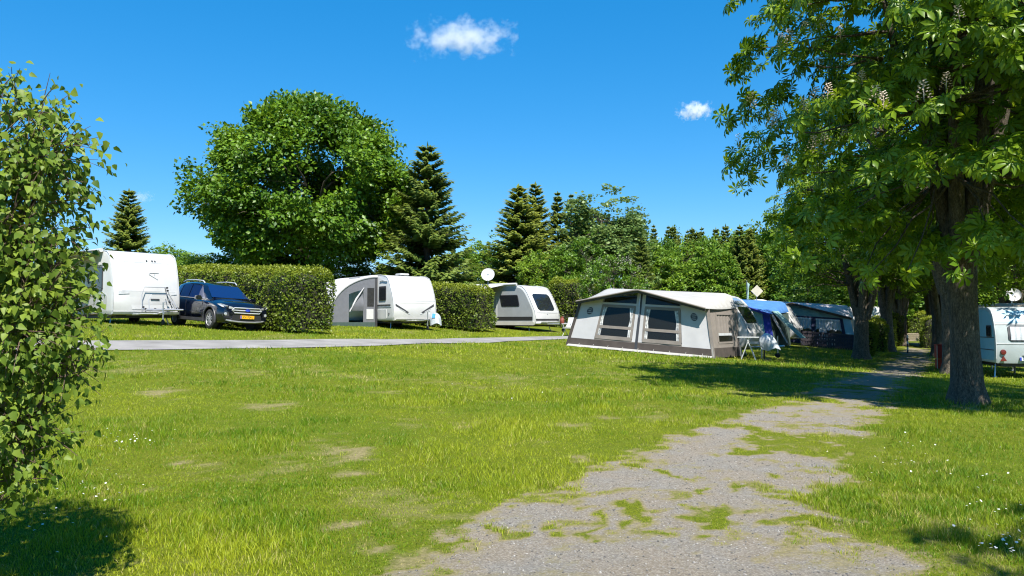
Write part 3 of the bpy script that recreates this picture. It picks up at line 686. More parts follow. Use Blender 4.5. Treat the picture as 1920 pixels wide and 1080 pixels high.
    r = empty(name, loc, 0, label, 'tree', group); link('trunk', tm, r)
    sel = np.zeros(len(P), bool)
    if single:
        Wp = P+np.array(loc); pxs = 960+F*Wp[:,0]/np.maximum(Wp[:,1], .1); pys = HOR-F*(Wp[:,2]-EYE)/np.maximum(Wp[:,1], .1)
        dist = np.linalg.norm(Wp-np.array([0, 0, EYE]), axis=1)+np.where((pxs > 1330) & (pxs < 1930) & (pys > -20), 0, 1000)
        sel[np.argsort(dist)[:single]] = True
        pr = [arrmesh('leaf', *(lambda q: (q[0], q[1], 3, M_CHEST, q[2]))(leafcloud(np.zeros((1, 3)), np.array([[0, 1., 0]]), np.array([[0, 0, 1.]]), np.ones(1), tpl, np.array([tt])))) for tt in (.25, .4, .55, .7, .85)]
        for i in np.where(sel)[0]:
            ax = Vector(A[i]); sd = ax.cross(Vector(N[i])).normalized(); nz_ = sd.cross(ax)
            o = link('leaf', pr[min(4, int(TI[i]*5))], r)
            o.matrix_local = Matrix(((sd.x, ax.x, nz_.x, P[i,0]), (sd.y, ax.y, nz_.y, P[i,1]), (sd.z, ax.z, nz_.z, P[i,2]), (0, 0, 0, 1))) @ Matrix.Scale(S[i], 4)
    v, l, t = leafcloud(P[~sel], A[~sel], N[~sel], S[~sel], tpl, TI[~sel])
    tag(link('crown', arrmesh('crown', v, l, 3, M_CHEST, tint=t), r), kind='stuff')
    if candles:
        cp, ca = [], []
        for k in range(46):
            f = k/46; rad = 0.055*(1-f)**.7+.008; a = k*2.4
            cp.append((rad*math.cos(a), rad*math.sin(a), 0.02+.23*f)); ca.append((math.cos(a), math.sin(a), .35))
        cp, ca = np.array(cp), np.array(ca); v, l, t = leafcloud(cp, ca, np.tile([[0, 0, 1.]], (46, 1)), np.full(46, .030), (T_OVAL[0]*np.array([1.3, 1, 1]), T_OVAL[1]), np.linspace(.2, 1, 46))
        sv, sl_, _ = leafcloud(np.zeros((2, 3)), np.array([[0, 0, 1.], [0, .001, 1.]]), np.array([[1., 0, 0], [0, 1., 0]]), np.full(2, .24), (T_NEED[0]*np.array([.3, 1, 1]), T_NEED[1]), np.zeros(2))
        V = np.concatenate([v, sv]); cm = arrmesh('flower_candle', V, np.concatenate([l, sl_+len(v)]), 3, MATS.get('chestnut_blossom') or leafmat('chestnut_blossom', (0.58,0.46,0.38), (0.85,0.74,0.68), .3), tint=np.concatenate([t, np.zeros(len(sv))]))
        Wp = tips+np.array(loc); pxs = 960+F*Wp[:,0]/Wp[:,1]; pys = HOR-F*(Wp[:,2]-EYE)/Wp[:,1]
        ok = np.where((rr > .74) & (out[:,2] > -.35) & (pxs > 1380) & (pxs < 1960) & (pys > -60) & (pys < 420) & (out[:,1] < 0.25))[0]
        rg.shuffle(ok)
        for i in ok[:candles]:
            o = link('flower_candle', cm, r); o.location = tips[i]+np.array([0, 0, .03]); s = float(rg.uniform(1.0, 1.55)); o.scale = (s, s, s); o.rotation_euler = tuple(rg.normal(0, .12, 3))
    return r
cb = gnd(1813, 757)
chestnut(21, 'chestnut_tree', 'tall flowering chestnut with broad bare trunk, beside the old blue and white caravan', cb, 12, (1.15, 0.0, 6.65, 4.95, 4.5, 5.2, 4.1), 0.245, 3200, 5, 0.22, T_PALM, 'chestnut trees lining the track', single=300, candles=60, limbs=8, fork=3.1, lean=(-.05, 0))
CH = [chestnut(31+k, '', '', None, 10, (0.2, 0, 6.3, 4.1, 4.1, 4.6, 3.55), 0.30, 1450, 5, 0.24, T_PALM_S, '', limbs=5+k, fork=2.3+.5*k, lean=(.1, 0), mesh_only=True) for k in range(2)]
for i, (px, d, k, s, lab) in enumerate([
    (1613, 33.5, 0, 1.0, 'chestnut with forked trunk next to the curtained awning, ivy shrub at its foot'),
    (1664, 42.0, 1, 1.05, 'chestnut trunk standing behind the rounded hedge blocks, next after the forked one'),
    (1690, 51.0, 0, 1.1, 'farther chestnut on the hedge side of the track, near the striped post'),
    (1786, 25.0, 1, 1.12, 'chestnut with dark shaded trunk close behind the big flowering one, beside the red bin'),
    (1757, 37.0, 0, 1.0, 'slimmer chestnut on the bin side of the track, beyond the red bin'),
    (1748, 52.0, 1, 1.0, 'last chestnut on the bin side, near the lattice fence closing the track'),
    (1900, 31.0, 0, 0.95, 'chestnut rising behind the old blue and white caravan')]):
    p = on(px, d); TREE_FEET.append((p.x, p.y, .7, .10))
    tree('chestnut_tree', CH[k], p, lab, 'tree', 'chestnut trees lining the track', s, [0.4, 2.6, 4.0, 1.2, 5.1, 3.0, 2.0][i], s)
p = Vector((6.6, -0.3, 0)); p.z = Hs(p.x, p.y)
tree('chestnut_tree', CH[1], p, 'chestnut beside the viewpoint whose crown shades the near lawn corner', 'tree', 'chestnut trees lining the track', 0.66, 0.3, 0.85)
_ct = [o for o in C.objects if o.name == 'chestnut_tree'][0]
_r = np.random.default_rng(4); _n = 16; _c = np.array([.40, -.22, 2.15])+_r.normal(0, 1, (_n, 3))*np.array([.14, .10, .13]); _o = unit(np.tile([[.5, -.6, .2]], (_n, 1))+_r.normal(0, .5, (_n, 3)))
_v, _l, _t = leafcloud(_c, _o, unit(np.tile([[.2, -.5, 1.]], (_n, 1))+_r.normal(0, .3, (_n, 3))), _r.uniform(.13, .2, _n), T_PALM, _r.uniform(.2, .6, _n))
tag(link('trunk_shoot', arrmesh('trunk_shoot', _v, _l, 3, M_CHEST, tint=_t), _ct), kind='stuff')
TREE_FEET += [(cb.x, cb.y, .75, .16), (cb.x+.9, cb.y-.3, .5, .10)]

# birch bush on the left
def birch_bush():
    rg = np.random.default_rng(77); root = Vector((-3.35, 4.35, 0)); root.z = Hs(root.x, root.y)
    r = empty('birch_bush', root, 0, 'tall leafy birch bush with hanging light green pointed leaves', 'bush')
    SH = -26
    lumps = [(40,255,120,4.2,1.0),(120,285,80,4.15,.9),(-80,330,190,4.3,.8),(40,400,130,4.1,1.0),(20,520,140,4.1,1.0),(115,505,68,4.2,1.0),(70,610,115,4.05,1.0),(150,560,40,4.1,.5),(150,665,52,4.1,.8),(205,672,22,4.1,.3),(-60,650,180,4.3,.8),(20,800,95,4.0,1.1),(85,795,72,4.05,1.0),(60,880,65,4.0,.7),(-70,840,140,4.2,.7),(95,165,26,4.2,.25),(-200,500,260,4.5,1.0)]
    W = np.array([l[2]**2*l[4] for l in lumps]); ks = rg.choice(len(lumps), 2700, p=W/W.sum())
    P, A, N, S, TI = [], [], [], [], []; mb = MB(); stems = []
    for k in ks:
        px, py, rp, d, _ = lumps[k]; px += SH; c = np.array(at(px, py, d)); R = rp*d/F
        dr = rdir(rg, 1)[0]; rad = R*rg.uniform(.35, 1.0)**.6; b0 = c+dr*rad*np.array([1, .9, 1])
        od = unit(dr+np.array([0.15, -0.1, .25])+rg.normal(0, .3, 3)); tl_ = rg.uniform(.12, .30)
        pts = [b0-od*tl_*.5, b0, b0+od*tl_*.5+np.array([0, 0, -.02])]
        if rg.uniform() < .75: mb.tube([tuple(q) for q in pts], [.0035, .0025, .0012], 4, cap=False)
        if len(stems) < 70 and rg.uniform() < .12: stems.append((pts[0], c))
        m = int(rg.integers(5, 10)); t = rg.uniform(-.4, .65, m)[:,None]
        q = b0[None]+od[None]*tl_*t+rg.normal(0, .018, (m, 3))
        ax = unit(np.array([[0, 0, -.85]])+dr[None]*.45+rg.normal(0, .42, (m, 3)))
        nr = unit(dr[None]*.8+np.array([[.1, -.35, .25]])+rg.normal(0, .5, (m, 3)))
        P.append(q+ax*.018); A.append(ax); N.append(nr); S.append(rg.uniform(.022, .056, m)); TI.append(np.clip(rg.normal(.42, .22, m)+.22*(dr[2]), 0, 1))
    P, A, N, S, TI = map(np.concatenate, (P, A, N, S, TI))
    pxs = 960+F*P[:,0]/P[:,1]; dist = P[:,1]+np.where(pxs > -5, 0, 100); sel = np.zeros(len(P), bool); sel[np.argsort(dist)[:300]] = True
    L0 = P-np.array(root)
    pr = [arrmesh('leaf', *(lambda q: (q[0], q[1], 3, M_BIRCH, q[2]))(leafcloud(np.zeros((1, 3)), np.array([[0, 1., 0]]), np.array([[0, 0, 1.]]), np.ones(1), T_BIRCH, np.array([tt])))) for tt in (.15, .35, .55, .75, .95)]
    for i in np.where(sel)[0]:
        ax = Vector(A[i]).normalized(); sd = ax.cross(Vector(N[i])).normalized(); nz_ = sd.cross(ax); o = link('leaf', pr[min(4, int(TI[i]*5))], r)
        o.matrix_local = Matrix(((sd.x, ax.x, nz_.x, L0[i,0]), (sd.y, ax.y, nz_.y, L0[i,1]), (sd.z, ax.z, nz_.z, L0[i,2]), (0, 0, 0, 1))) @ Matrix.Scale(S[i], 4)
    v, l, t = leafcloud(L0[~sel], A[~sel], N[~sel], S[~sel], T_BIRCH, TI[~sel])
    tag(link('foliage', arrmesh('foliage', v, l, 3, M_BIRCH, tint=t), r), kind='stuff')
    mb.v = [tuple(np.array(q)-np.array(root)) for q in mb.v]
    tag(mb.build('twigs', mat('twig_bark', (0.10,0.065,0.045), .8), r), kind='stuff')
    wb = MB(); rr0 = np.array(root)
    for k in range(6):
        a = k*1.05; top = Vector((.45*math.cos(a)+.15, .4*math.sin(a), 2.2+.25*math.sin(k*2.3)))
        wb.tube([(0.10*math.cos(a), .1*math.sin(a), -.08), tuple(top*.35+Vector((.05*math.cos(a), 0, .1))), tuple(top*.7), tuple(top)], [.045, .032, .02, .006], 7)
    for q, c in stems:
        q = q-rr0; h = max(.25, q[2]*.72); wb.tube(curve((0.18*q[0], .18*q[1], h*.8), tuple(q), .05, 5, rg, .03), [.016, .013, .010, .006, .003], 5, cap=False)
    wb.build('stems', BARK, r, smooth=50)
birch_bush()

# conifers and the wood behind
SPR = [spruce_mesh(101+k, 14.0, [3.3, 2.5, 2.9][k], [36, 38, 34][k], [11, 10, 11][k], pos=11, tw=[1.25, 1.15, 1.25][k], wid=1.3) for k in range(3)]
BIGS = spruce_mesh(131, 11.5, 3.3, 30, 13, base=.03, droop=.20, pos=15, tw=1.1, wid=1.25)
place_tree('spruce_tree', BIGS, 800, 266, 44, 11.5, 'large dark spruce with layered drooping boughs right beside the big round tree', rz=.5, wid=1.15)
place_tree('spruce_tree', SPR[0], 237, 352, 56, 14.0, 'dense spruce rising behind the white caravan with the bicycle carrier', rz=1.0, wid=1.25)
DEC = [decid_mesh(151+k, 12.0, (0, 0, 5.6, 3.3, 3.3, 6.3, 4.9), .22, 330, .75, 30, .34, M_FOR, fork=.25, nlimb=7, inner=.35) for k in range(3)]
POP = decid_mesh(171, 14.0, (0, 0, 7.2, 2.9, 2.6, 6.8, 5.6), .22, 380, .62, 30, .26, M_GREY, fork=.25, nlimb=8, inner=.4, shape=1.1)
G1 = 'spruces in the group behind the caravan with the round dish'
for px, top, d, k, w, lab in [(972,345,66,0,1.5,'broadest tall spruce of the group, above the round dish'),(1004,341,70,2,1.2,'tall spruce tucked against the broadest one of the group'),(1046,358,74,1,1.0,'slender tall spruce standing in the gap of the group'),(1071,362,73,1,1.0,'slender tall spruce next to the grey-green trees'),(1095,372,77,1,.9,'spruce tip half hidden behind the taller grey-green tree'),(1187,392,72,1,.9,'spruce beside the shorter grey-green tree, next to the brownish spruce')]:
    place_tree('spruce_tree', SPR[k], px, top, d, 14.0, lab, G1, wid=w)
place_tree('spruce_tree', SPR[2], 1203, 442, 60, 14.0, 'short brownish spruce next to the grey-green poplar-like trees', wid=1.1)
for px, top, d, w, lab in [(1128,343,65,1.6,'taller of two upright grey-green leafy trees beside the spruces'),(1163,366,67,1.5,'shorter of two upright grey-green leafy trees, away from the spruces')]:
    place_tree('grey_green_tree', POP, px, top, d, 14.0, lab, 'grey-green upright trees', wid=w)
for px, top, d, k, lab in [(905,446,76,0,'broadleaf tree directly above the hedge with the round dish'),(940,440,72,1,'broadleaf tree pressed against the broadest tall spruce'),(872,462,70,2,'broadleaf tree beside the large layered spruce'),(1100,438,60,1,'broadleaf tree under the taller grey-green tree'),(1060,455,58,2,'broadleaf tree under the slender tall spruces'),(1010,462,62,0,'broadleaf tree above the nose of the grey-sided caravan')]:
    place_tree('broadleaf_tree', DEC[k], px, top, d, 12.0, lab, 'broadleaf trees among the tall spruces', wid=1.1)
G2 = 'trees of the far wood edge'
rgf = random.Random(5)
for i, px in enumerate(range(1200, 1530, 9)):
    top = 433 + rgf.uniform(-9, 12); d = rgf.uniform(74, 100); dec = rgf.random() < .5
    if dec: place_tree('broadleaf_tree', DEC[rgf.randrange(3)], px, top, d, 12.0, 'light green broadleaf tree in the far wood edge above the awnings', G2, wid=rgf.uniform(.75, 1.0))
    else: place_tree('spruce_tree', SPR[rgf.randrange(3)], px, top-6, d, 14.0, 'spruce in the far wood edge above the awnings', G2, wid=rgf.uniform(.75, .95))
for px, top, d, k, lab in [(1415,424,80,0,'bright leafy tree behind the white diamond antenna'),(1282,450,72,1,'bright leafy tree above the middle of the large pale awning roof'),(1345,462,70,2,'bright leafy tree above the rounded nose of the silver-white caravan'),(1240,455,68,0,'bright leafy tree next to the short brownish spruce'),(1480,452,74,1,'bright leafy tree above the blue canvas awning corner')]:
    place_tree('broadleaf_tree', DEC[k], px, top, d, 12.0, lab, 'bright trees before the far wood edge', wid=1.15)
place_tree('spruce_tree', SPR[0], 1383, 458, 76, 14.0, 'dark spruce with pale shoots standing forward of the wood edge', wid=.9)
place_tree('broadleaf_tree', DEC[1], 1515, 508, 50, 12.0, 'bright green young tree behind the curtained awning', wid=1.5)
for px, top, d, k in [(160,470,62,0),(305,456,66,1),(268,474,70,2),(330,466,58,0),(285,466,60,1),(352,470,55,2),(100,470,58,2),(0,450,56,1),(-120,440,56,0),(-260,430,60,2)]:
    place_tree('broadleaf_tree', DEC[k], px, top, d, 12.0, 'round green tree low behind the white caravan with bicycle carrier', 'trees behind the caravans by the car', wid=1.6)
for px in (850, 880, 915, 948): place_tree('spruce_tree', SPR[rgf.randrange(3)], px, 452+rgf.uniform(-4, 10), 105, 14.0, 'small far spruce tip beyond the large layered spruce', 'far spruces beyond the layered spruce', wid=.8)
for px, top, d, k in [(1890,470,42,0),(1945,420,44,1),(1850,520,50,2),(2010,440,40,0),(2120,430,40,2),(1870,400,58,1),(1780,470,72,2),(1725,430,74,0),(1690,450,78,1),(1640,440,70,2),(1590,450,66,0),(1560,470,72,1)]:
    place_tree('broadleaf_tree', DEC[k], px, top, d, 12.0, 'leafy green tree in the background behind the row of chestnuts', 'background trees behind the chestnuts', wid=1.25)
for px, top, d, k in [(645,478,46,0),(690,484,48,1),(735,490,47,2),(600,488,46,1),(470,474,46,2),(405,470,48,0),(365,474,50,1),(440,468,50,1),(510,470,50,0),(545,474,47,2),(1215,535,46,1)]:
    place_tree('green_shrub', DEC[k], px, top, d, 12.0, 'light green shrub showing just above the clipped hedges', 'shrubs behind the clipped hedges', wid=1.7, cat='shrub')
# lilac
LIL = decid_mesh(181, 5.0, (0, 0, 2.6, 2.3, 2.0, 2.3, 2.2), .10, 260, .38, 34, .12, M_MAPLE, fork=.15, nlimb=7, inner=.25)
lp = on(1152, 44); lil = tree('lilac_shrub', LIL, lp, 'round shrub with fading whitish blossoms behind the big pale awning', 'shrub', None, .95)
rg_ = np.random.default_rng(8); dd = rdir(rg_, 150); dd = dd[(dd[:,1] < .4) & (dd[:,2] > -.3)]
cc = np.array([0, 0, 2.6])+dd*np.array([2.15, 1.9, 2.15]); m_ = len(cc)*16; ci = np.repeat(np.arange(len(cc)), 16)
v, l, t = leafcloud(cc[ci]+rg_.normal(0, .06, (m_, 3))*np.array([1, 1, 1.8]), rdir(rg_, m_), rdir(rg_, m_), rg_.uniform(.03, .06, m_), T_DIA, rg_.uniform(0, 1, m_))
tag(link('blossom', arrmesh('blossom', v, l, 3, leafmat('lilac_blossom', (0.40,0.36,0.26), (0.72,0.68,0.62), .2), tint=t), lil), kind='stuff')
# ------------------------------------------------------------------ hedges
def hdg(px, d, ang, Lback): # near end at (px,d); runs back along -n
    a = math.radians(ang); n = Vector((math.sin(a), -math.cos(a), 0)); p1 = on(px, d); p0 = p1-n*Lback; p0.z = Hs(p0.x, p0.y); return p0, p1
p0, p1 = hdg(590, 26.8, 46, 11.0)
hedge('clipped_hedge', 'long tall clipped hedge between the dark car and the caravan with grey inflatable porch', p0, p1, 1.9, 2.35, 30000, .085, 3, gap=.12, stems=8, rnd=.55)
p0, p1 = hdg(912, 36.5, 46, 9.0)
hedge('clipped_hedge', 'clipped hedge between the two caravans, round satellite dish rising behind it', p0, p1, 1.7, 2.25, 18000, .09, 4, gap=.12, stems=6, rnd=.5)
hedge('mixed_hedge', 'loose mixed hedge behind the drawbar of the caravan with blue front window', on(1030, 48), on(1120, 47), 1.5, 3.0, 9000, .10, 5, bump=.25, rnd=.5)
GL = 'rounded hedge blocks along the track'
for px, d, w, ht, lab, s in [(1641,36.5,1.2,1.65,'leafy rounded hedge block against the foot of the forked chestnut',11),(1661,40.5,1.1,1.75,'rounded hedge block second from the forked chestnut along the track',12),(1679,46.0,1.1,1.9,'dark rounded hedge block third from the forked chestnut along the track',13),(1691,51.0,1.1,2.2,'tallest rounded hedge block, last before the striped post',14)]:
    q = on(px, d); q0 = q-Vector((.75 if s == 11 else 1.3, -.3, 0)); q0.z = Hs(q0.x, q0.y)
    hedge('hedge_block', lab, q0, q, w, ht, 5200, .075, s, GL, rnd=.45, top_tint=.5)
hedge('dark_hedge', 'dark hedge on the bin side of the track, under the chestnuts', on(1752, 47), on(1750, 56), 1.6, 2.0, 7000, .09, 15, rnd=.5)
hedge('bright_hedge', 'sunlit light green hedge at the end of the track behind the lattice fence', on(1690, 69), on(1775, 69), 2.0, 2.6, 9000, .13, 16, rnd=.6, top_tint=.5, bump=.3)
# ------------------------------------------------------------------ vehicles and camping gear: materials
WHITE = mat('white_gelcoat', (0.52,0.52,0.515), .28, 0, .05, 1.6, coat=.3)
OFFW = mat('off_white_panel', (0.44,0.43,0.40), .4, 0, .05, 3)
CGREY = mat('silver_grey_panel', (0.29,0.305,0.32), .35, 0, .04, 3, coat=.2)
LGREY = mat('light_grey_trim', (0.45,0.46,0.47), .45)
DARK = mat('black_plastic', (0.022,0.022,0.024), .5)
DTRIM = mat('dark_grey_trim', (0.045,0.045,0.05), .45)
RUB = mat('tyre_rubber', (0.022,0.022,0.022), .85, bump=.2)
STEEL = mat('galvanised_steel', (0.50,0.51,0.52), .38, .85, .1, 20)
ALU = mat('alloy_metal', (0.42,0.42,0.43), .35, .5, .05, 20)
CHROME = mat('bright_chrome', (0.62,0.62,0.63), .22, .45, .02)
PLAST = mat('white_plastic', (0.52,0.52,0.515), .4, 0, .03)
GLASSD = glassmat('tinted_acrylic', (0.012,0.014,0.018), .05)
GLASSB = glassmat('car_glass', (0.004,0.016,0.07), .02, spec=.9)  # blue base colour stands in for the sky reflected in the glass
PVC = glassmat('shade_dark_pvc', (0.020,0.020,0.016), .12, .62, .4)  # dark colour and opacity put the shaded interior into the pane
NAVY = mat('navy_car_paint', (0.0025,0.004,0.013), .16, 0.0, .05, 8, coat=1.0)
REDM = mat('red_lamp', (0.13,0.018,0.012), .25)
RED = mat('red_painted_metal', (0.42,0.028,0.016), .45, 0, .12, 8)
LAMP = mat('lamp_lens', (0.62,0.63,0.65), .12, .5)
TAUPE = mat('taupe_canvas', (0.20,0.175,0.155), .85, 0, .06, 5, .25, 200)
DBROWN = mat('dark_brown_canvas', (0.060,0.048,0.042), .85, 0, .12, 4, .25, 150)
BEIGE = mat('pale_beige_canvas', (0.33,0.325,0.312), .8, 0, .05, 2.5, .3, 60)
LCANV = mat('light_grey_canvas', (0.43,0.425,0.435), .85, 0, .03, 3, .25, 120)
SLATE = mat('slate_grey_canvas', (0.135,0.14,0.158), .85, 0, .06, 5, .3, 90)
DGREEN = mat('dark_green_canvas', (0.045,0.075,0.065), .85, 0, .12, 4, .3, 60)
BLUE = mat('blue_canvas', (0.045,0.155,0.40), .75, 0, .12, 2.0, .4, 20)
DBLUE = mat('deep_blue_canvas', (0.018,0.028,0.26), .8, 0, .08, 4, .3, 60)
TEAL = mat('grey_teal_canvas', (0.19,0.33,0.32), .85, 0, .10, 4, .3, 40)
NAVYC = mat('navy_canvas', (0.020,0.024,0.060), .85, 0, .1, 4)
MAUVE = mat('greyish_mauve_canvas', (0.46,0.43,0.45), .8, 0, .10, 2.5, .5, 14)
CURT = mat('white_curtain_cloth', (0.60,0.64,0.68), .9, 0, .05, 10, .3, 40)
CURTP = mat('patterned_curtain_cloth', (0.72,0.72,0.70), .9, 0, .0, 9, dirt=(0.12,0.13,0.15))
WOOD = mat('brown_interior_wood', (0.33,0.20,0.085), .5, 0, .15, 5)
FWOOD = mat('dark_stained_wood', (0.045,0.036,0.045), .8, 0, .25, 9)
LWOOD = mat('weathered_wood', (0.36,0.30,0.22), .85, 0, .2, 9)
YPL = mat('yellow_number_plate', (0.80,0.42,0.012), .4, 0, .02)
WPL = mat('white_number_plate', (0.75,0.75,0.75), .4, 0, .02)
EUB = mat('plate_blue', (0.02,0.05,0.42), .4)
PALEB = mat('skylight_blue_panel', (0.19,0.42,0.56), .4, 0, .05, 4)  # blue imitates skylight shade on the whitish old caravan
CREAM = mat('cream_panel', (0.38,0.43,0.44), .4, 0, .06, 3)
SHEETP = mat('white_plastic_sheet', (0.46,0.50,0.53), .25, 0, .06, 6, .6, 12)
BSHEET = mat('bright_blue_sheet', (0.05,0.26,0.62), .5)
INK = mat('faint_grey_print', (0.42,0.43,0.44), .5)
INKD = mat('dark_print', (0.05,0.05,0.055), .5)

def wheel(par, c, r, w, side, rimr=.64, spokes=5, rim=ALU):
    """axle along local y; side = outward sign"""
    mb = MB(); cx, cy, cz = c; yo = cy+side*w*.42
    R = r*rimr
    mb.lathe([(R, 0), (R*.92, side*.012), (R*.86, -side*.03), (R*.86, -side*.08)], 24, 'y', (cx, yo, cz))
    for k in range(spokes):
        a = 2*math.pi*k/spokes+.3; d = Vector((math.cos(a), 0, math.sin(a))); t = Vector((-math.sin(a), 0, math.cos(a)))
        for off in (-.16, .16):
            p0 = Vector((cx, yo, cz))+d*R*.12+t*off*R*.5; p1 = Vector((cx, yo+side*.004, cz))+d*R*.93+t*off*R*1.1; e = t*R*.075
            mb.prism([p0-e, p0+e, p1+e, p1-e], (0, -side*.03, 0))
    mb.lathe([(0, side*.006), (R*.2, side*.004), (R*.22, -side*.03)], 12, 'y', (cx, yo, cz))
    wo_ = mb.build('wheel', rim, par, smooth=35)
    MB().lathe([(R*.98, -w/2), (r*.9, -w/2), (r*.985, -w*.40), (r, -w*.25), (r, w*.25), (r*.985, w*.40), (r*.9, w/2), (R*.98, w/2)], 32, 'y', c).build('tyre', RUB, wo_, smooth=50)
    MB().lathe([(0, 0), (R*.88, 0)], 24, 'y', (cx, yo-side*.085, cz)).build('brake_disc', DARK, wo_)
    return wo_
def profile_body(prof, W, b):
    """prof: closed list (x,z); lofted across width with bevelled shoulders"""
    n = len(prof); area = sum(prof[i][0]*prof[(i+1)%n][1]-prof[(i+1)%n][0]*prof[i][1] for i in range(n)); sg = 1 if area > 0 else -1
    ins = []
    for i in range(n):
        p, q, r = prof[i-1], prof[i], prof[(i+1)%n]
        e1 = Vector((q[0]-p[0], q[1]-p[1])).normalized(); e2 = Vector((r[0]-q[0], r[1]-q[1])).normalized()
        nn = Vector((-(e1.y+e2.y), e1.x+e2.x)); nn = nn.normalized()*sg/max(.5, math.sqrt(max(.05, (1+e1.dot(e2))/2)))
        ins.append(nn)
    mb = MB(); loops = []
    for y, k in ((-W/2, b), (-W/2+b*.3, b*.3), (-W/2+b, 0), (W/2-b, 0), (W/2-b*.3, b*.3), (W/2, b)):
        loops.append([(prof[i][0]+ins[i].x*k, y, prof[i][1]+ins[i].y*k) for i in range(n)])
    vs = [p for l in loops for p in l]; fs = []
    for a in range(5):
        for i in range(n): fs.append((a*n+i, a*n+(i+1)%n, (a+1)*n+(i+1)%n, (a+1)*n+i))
    fs += [tuple(range(n)), tuple(5*n+i for i in range(n))]
    return mb.add(vs, fs)
class Caravan:
    def __init__(s, label, loc, ang, front, L, Hh, W, cat='caravan', group=None, z0=.42, rear=None, side=WHITE, shell=WHITE, drawbar=True, bevel=.09, name='caravan', wheels=True):
        a = math.radians(ang); s.W, s.L, s.H, s.z0 = W, L, Hh, z0
        s.r = empty(name, loc, math.atan2(-math.cos(a), math.sin(a)), label, cat, group); s.front = front
        rear = rear or [(-L+.45, Hh), (-L+.14, Hh-.14), (-L+.03, Hh-.4), (-L, 1.2), (-L+.03, z0)]
        prof = list(front)+rear
        s.body = profile_body(prof, W, bevel).build('body', shell, s.r, smooth=32)
        if side is not shell:
            pz = [p for p in prof]; cxm = -L/2
            for sd in (-1, 1):
                pl = [(p[0]+(cxm-p[0])*.045, sd*(W/2+.004), p[1]+((Hh+z0)/2-p[1])*.10) for p in pz]
                MB().prism(pl, (0, -sd*.03, 0)).build('side_panel', side, s.r)
        # edge trims along the outline, then underside, axle, steadies
        for sd in (-1, 1): MB().tube([(p[0]-.0, sd*(W/2-bevel*.25), p[1]+.004) for p in prof[1:-1]], .014, 5).build('edge_trim', LGREY, s.r, smooth=60)
        MB().box((-L/2, 0, z0-.05), (L*.94, W*.8, .12)).build('chassis', DARK, s.r)
        if wheels:
            for sd in (-1, 1): wheel(s.r, (-L*.52, sd*(W/2-.16), .31), .31, .19, sd, spokes=4)
        for xx in (-.55, -L+.4):
            for sd in (-1, 1): MB().tube([(xx, sd*W*.40, z0), (xx+(.12 if xx > -1 else -.12), sd*W*.44, 0.0)], .022, 6).box((xx+(.12 if xx > -1 else -.12), sd*W*.44, .01), (.14, .1, .03)).build('corner_steady', STEEL, s.r)
        if drawbar:
            MB().tube([(-.3, -.62, z0+.0), (.95, -.05, z0+.02)], .035, 6).tube([(-.3, .62, z0), (.95, .05, z0+.02)], .035, 6).tube([(.9, 0, z0+.03), (1.30, 0, z0+.06)], .04, 8).build('drawbar', STEEL, s.r)
            j = MB().tube([(1.0, .13, z0+.42), (1.0, .13, .1)], .025, 8).tube([(1.0, .13, z0+.42), (1.0, .25, z0+.45)], .012, 6).build('jockey_post', STEEL, s.r)
            MB().lathe([(0, -.03), (.08, -.03), (.1, -.015), (.1, .015), (.08, .03), (0, .03)], 16, 'y', (1.0, .13, .1)).build('jockey_wheel', RUB, s.r, smooth=40)
    def fx(s, z):
        f = s.front
        for (x0, z0), (x1, z1) in zip(f[:-1], f[1:]):
            if min(z0, z1) <= z <= max(z0, z1) and abs(z1-z0) > 1e-6: return x0+(x1-x0)*(z-z0)/(z1-z0)
        return f[-1][0]
    def fpoly(s, name, pts, m, off=.012, th=.03, par=None):
        """flat-ish panel on the front wall; pts (y,z)"""
        return MB().prism([(s.fx(z)+off, y, z) for y, z in pts], (-th, 0, 0)).build(name, m, par or s.r)
    def fgrid(s, name, yz, m, off=.014, th=.03, par=None):
        rows = [[(s.fx(z)+off, y, z) for y in ys] for z, ys in yz]
        return MB().sheet(rows, -th, (1, 0, 0)).build(name, m, par or s.r, smooth=40)
    def fwin(s, name, y0, y1, z0, z1, m, off=.014, k=8, r=.10, par=None, th=.03):
        yz = []
        for i in range(k+1):
            z = z0+(z1-z0)*i/k; e = min(z-z0, z1-z); c = 0 if e >= r else r-math.sqrt(max(0, r*r-(r-e)**2))
            yz.append((z, [y0+c+(y1-y0-2*c)*j/6 for j in range(7)]))
        return s.fgrid(name, yz, m, off, th, par)
    def swin(s, x0, x1, z0, z1, sd=-1, fr=DTRIM, gl=GLASSD, r=.09, name='window', shear=0.0):
        y = sd*s.W/2
        f = MB().prism([(x+shear*(z-z0), y+sd*.022, z) for x, z in rrect((x0+x1)/2, (z0+z1)/2, x1-x0, z1-z0, r)], (0, -sd*.04, 0)).build(name, fr, s.r)
        MB().prism([(x+shear*(z-z0), y+sd*.030, z) for x, z in rrect((x0+x1)/2, (z0+z1)/2, x1-x0-.07, z1-z0-.07, r*.8)], (0, -sd*.02, 0)).build('pane', gl, f)
        return f
    def spanel(s, name, x0, x1, z0, z1, m, sd=-1, off=.012, r=.04, th=.03):
        return MB().prism([(x, sd*(s.W/2+off), z) for x, z in rrect((x0+x1)/2, (z0+z1)/2, x1-x0, z1-z0, min(r, (x1-x0)*.45, (z1-z0)*.45))], (0, -sd*th, 0)).build(name, m, s.r)

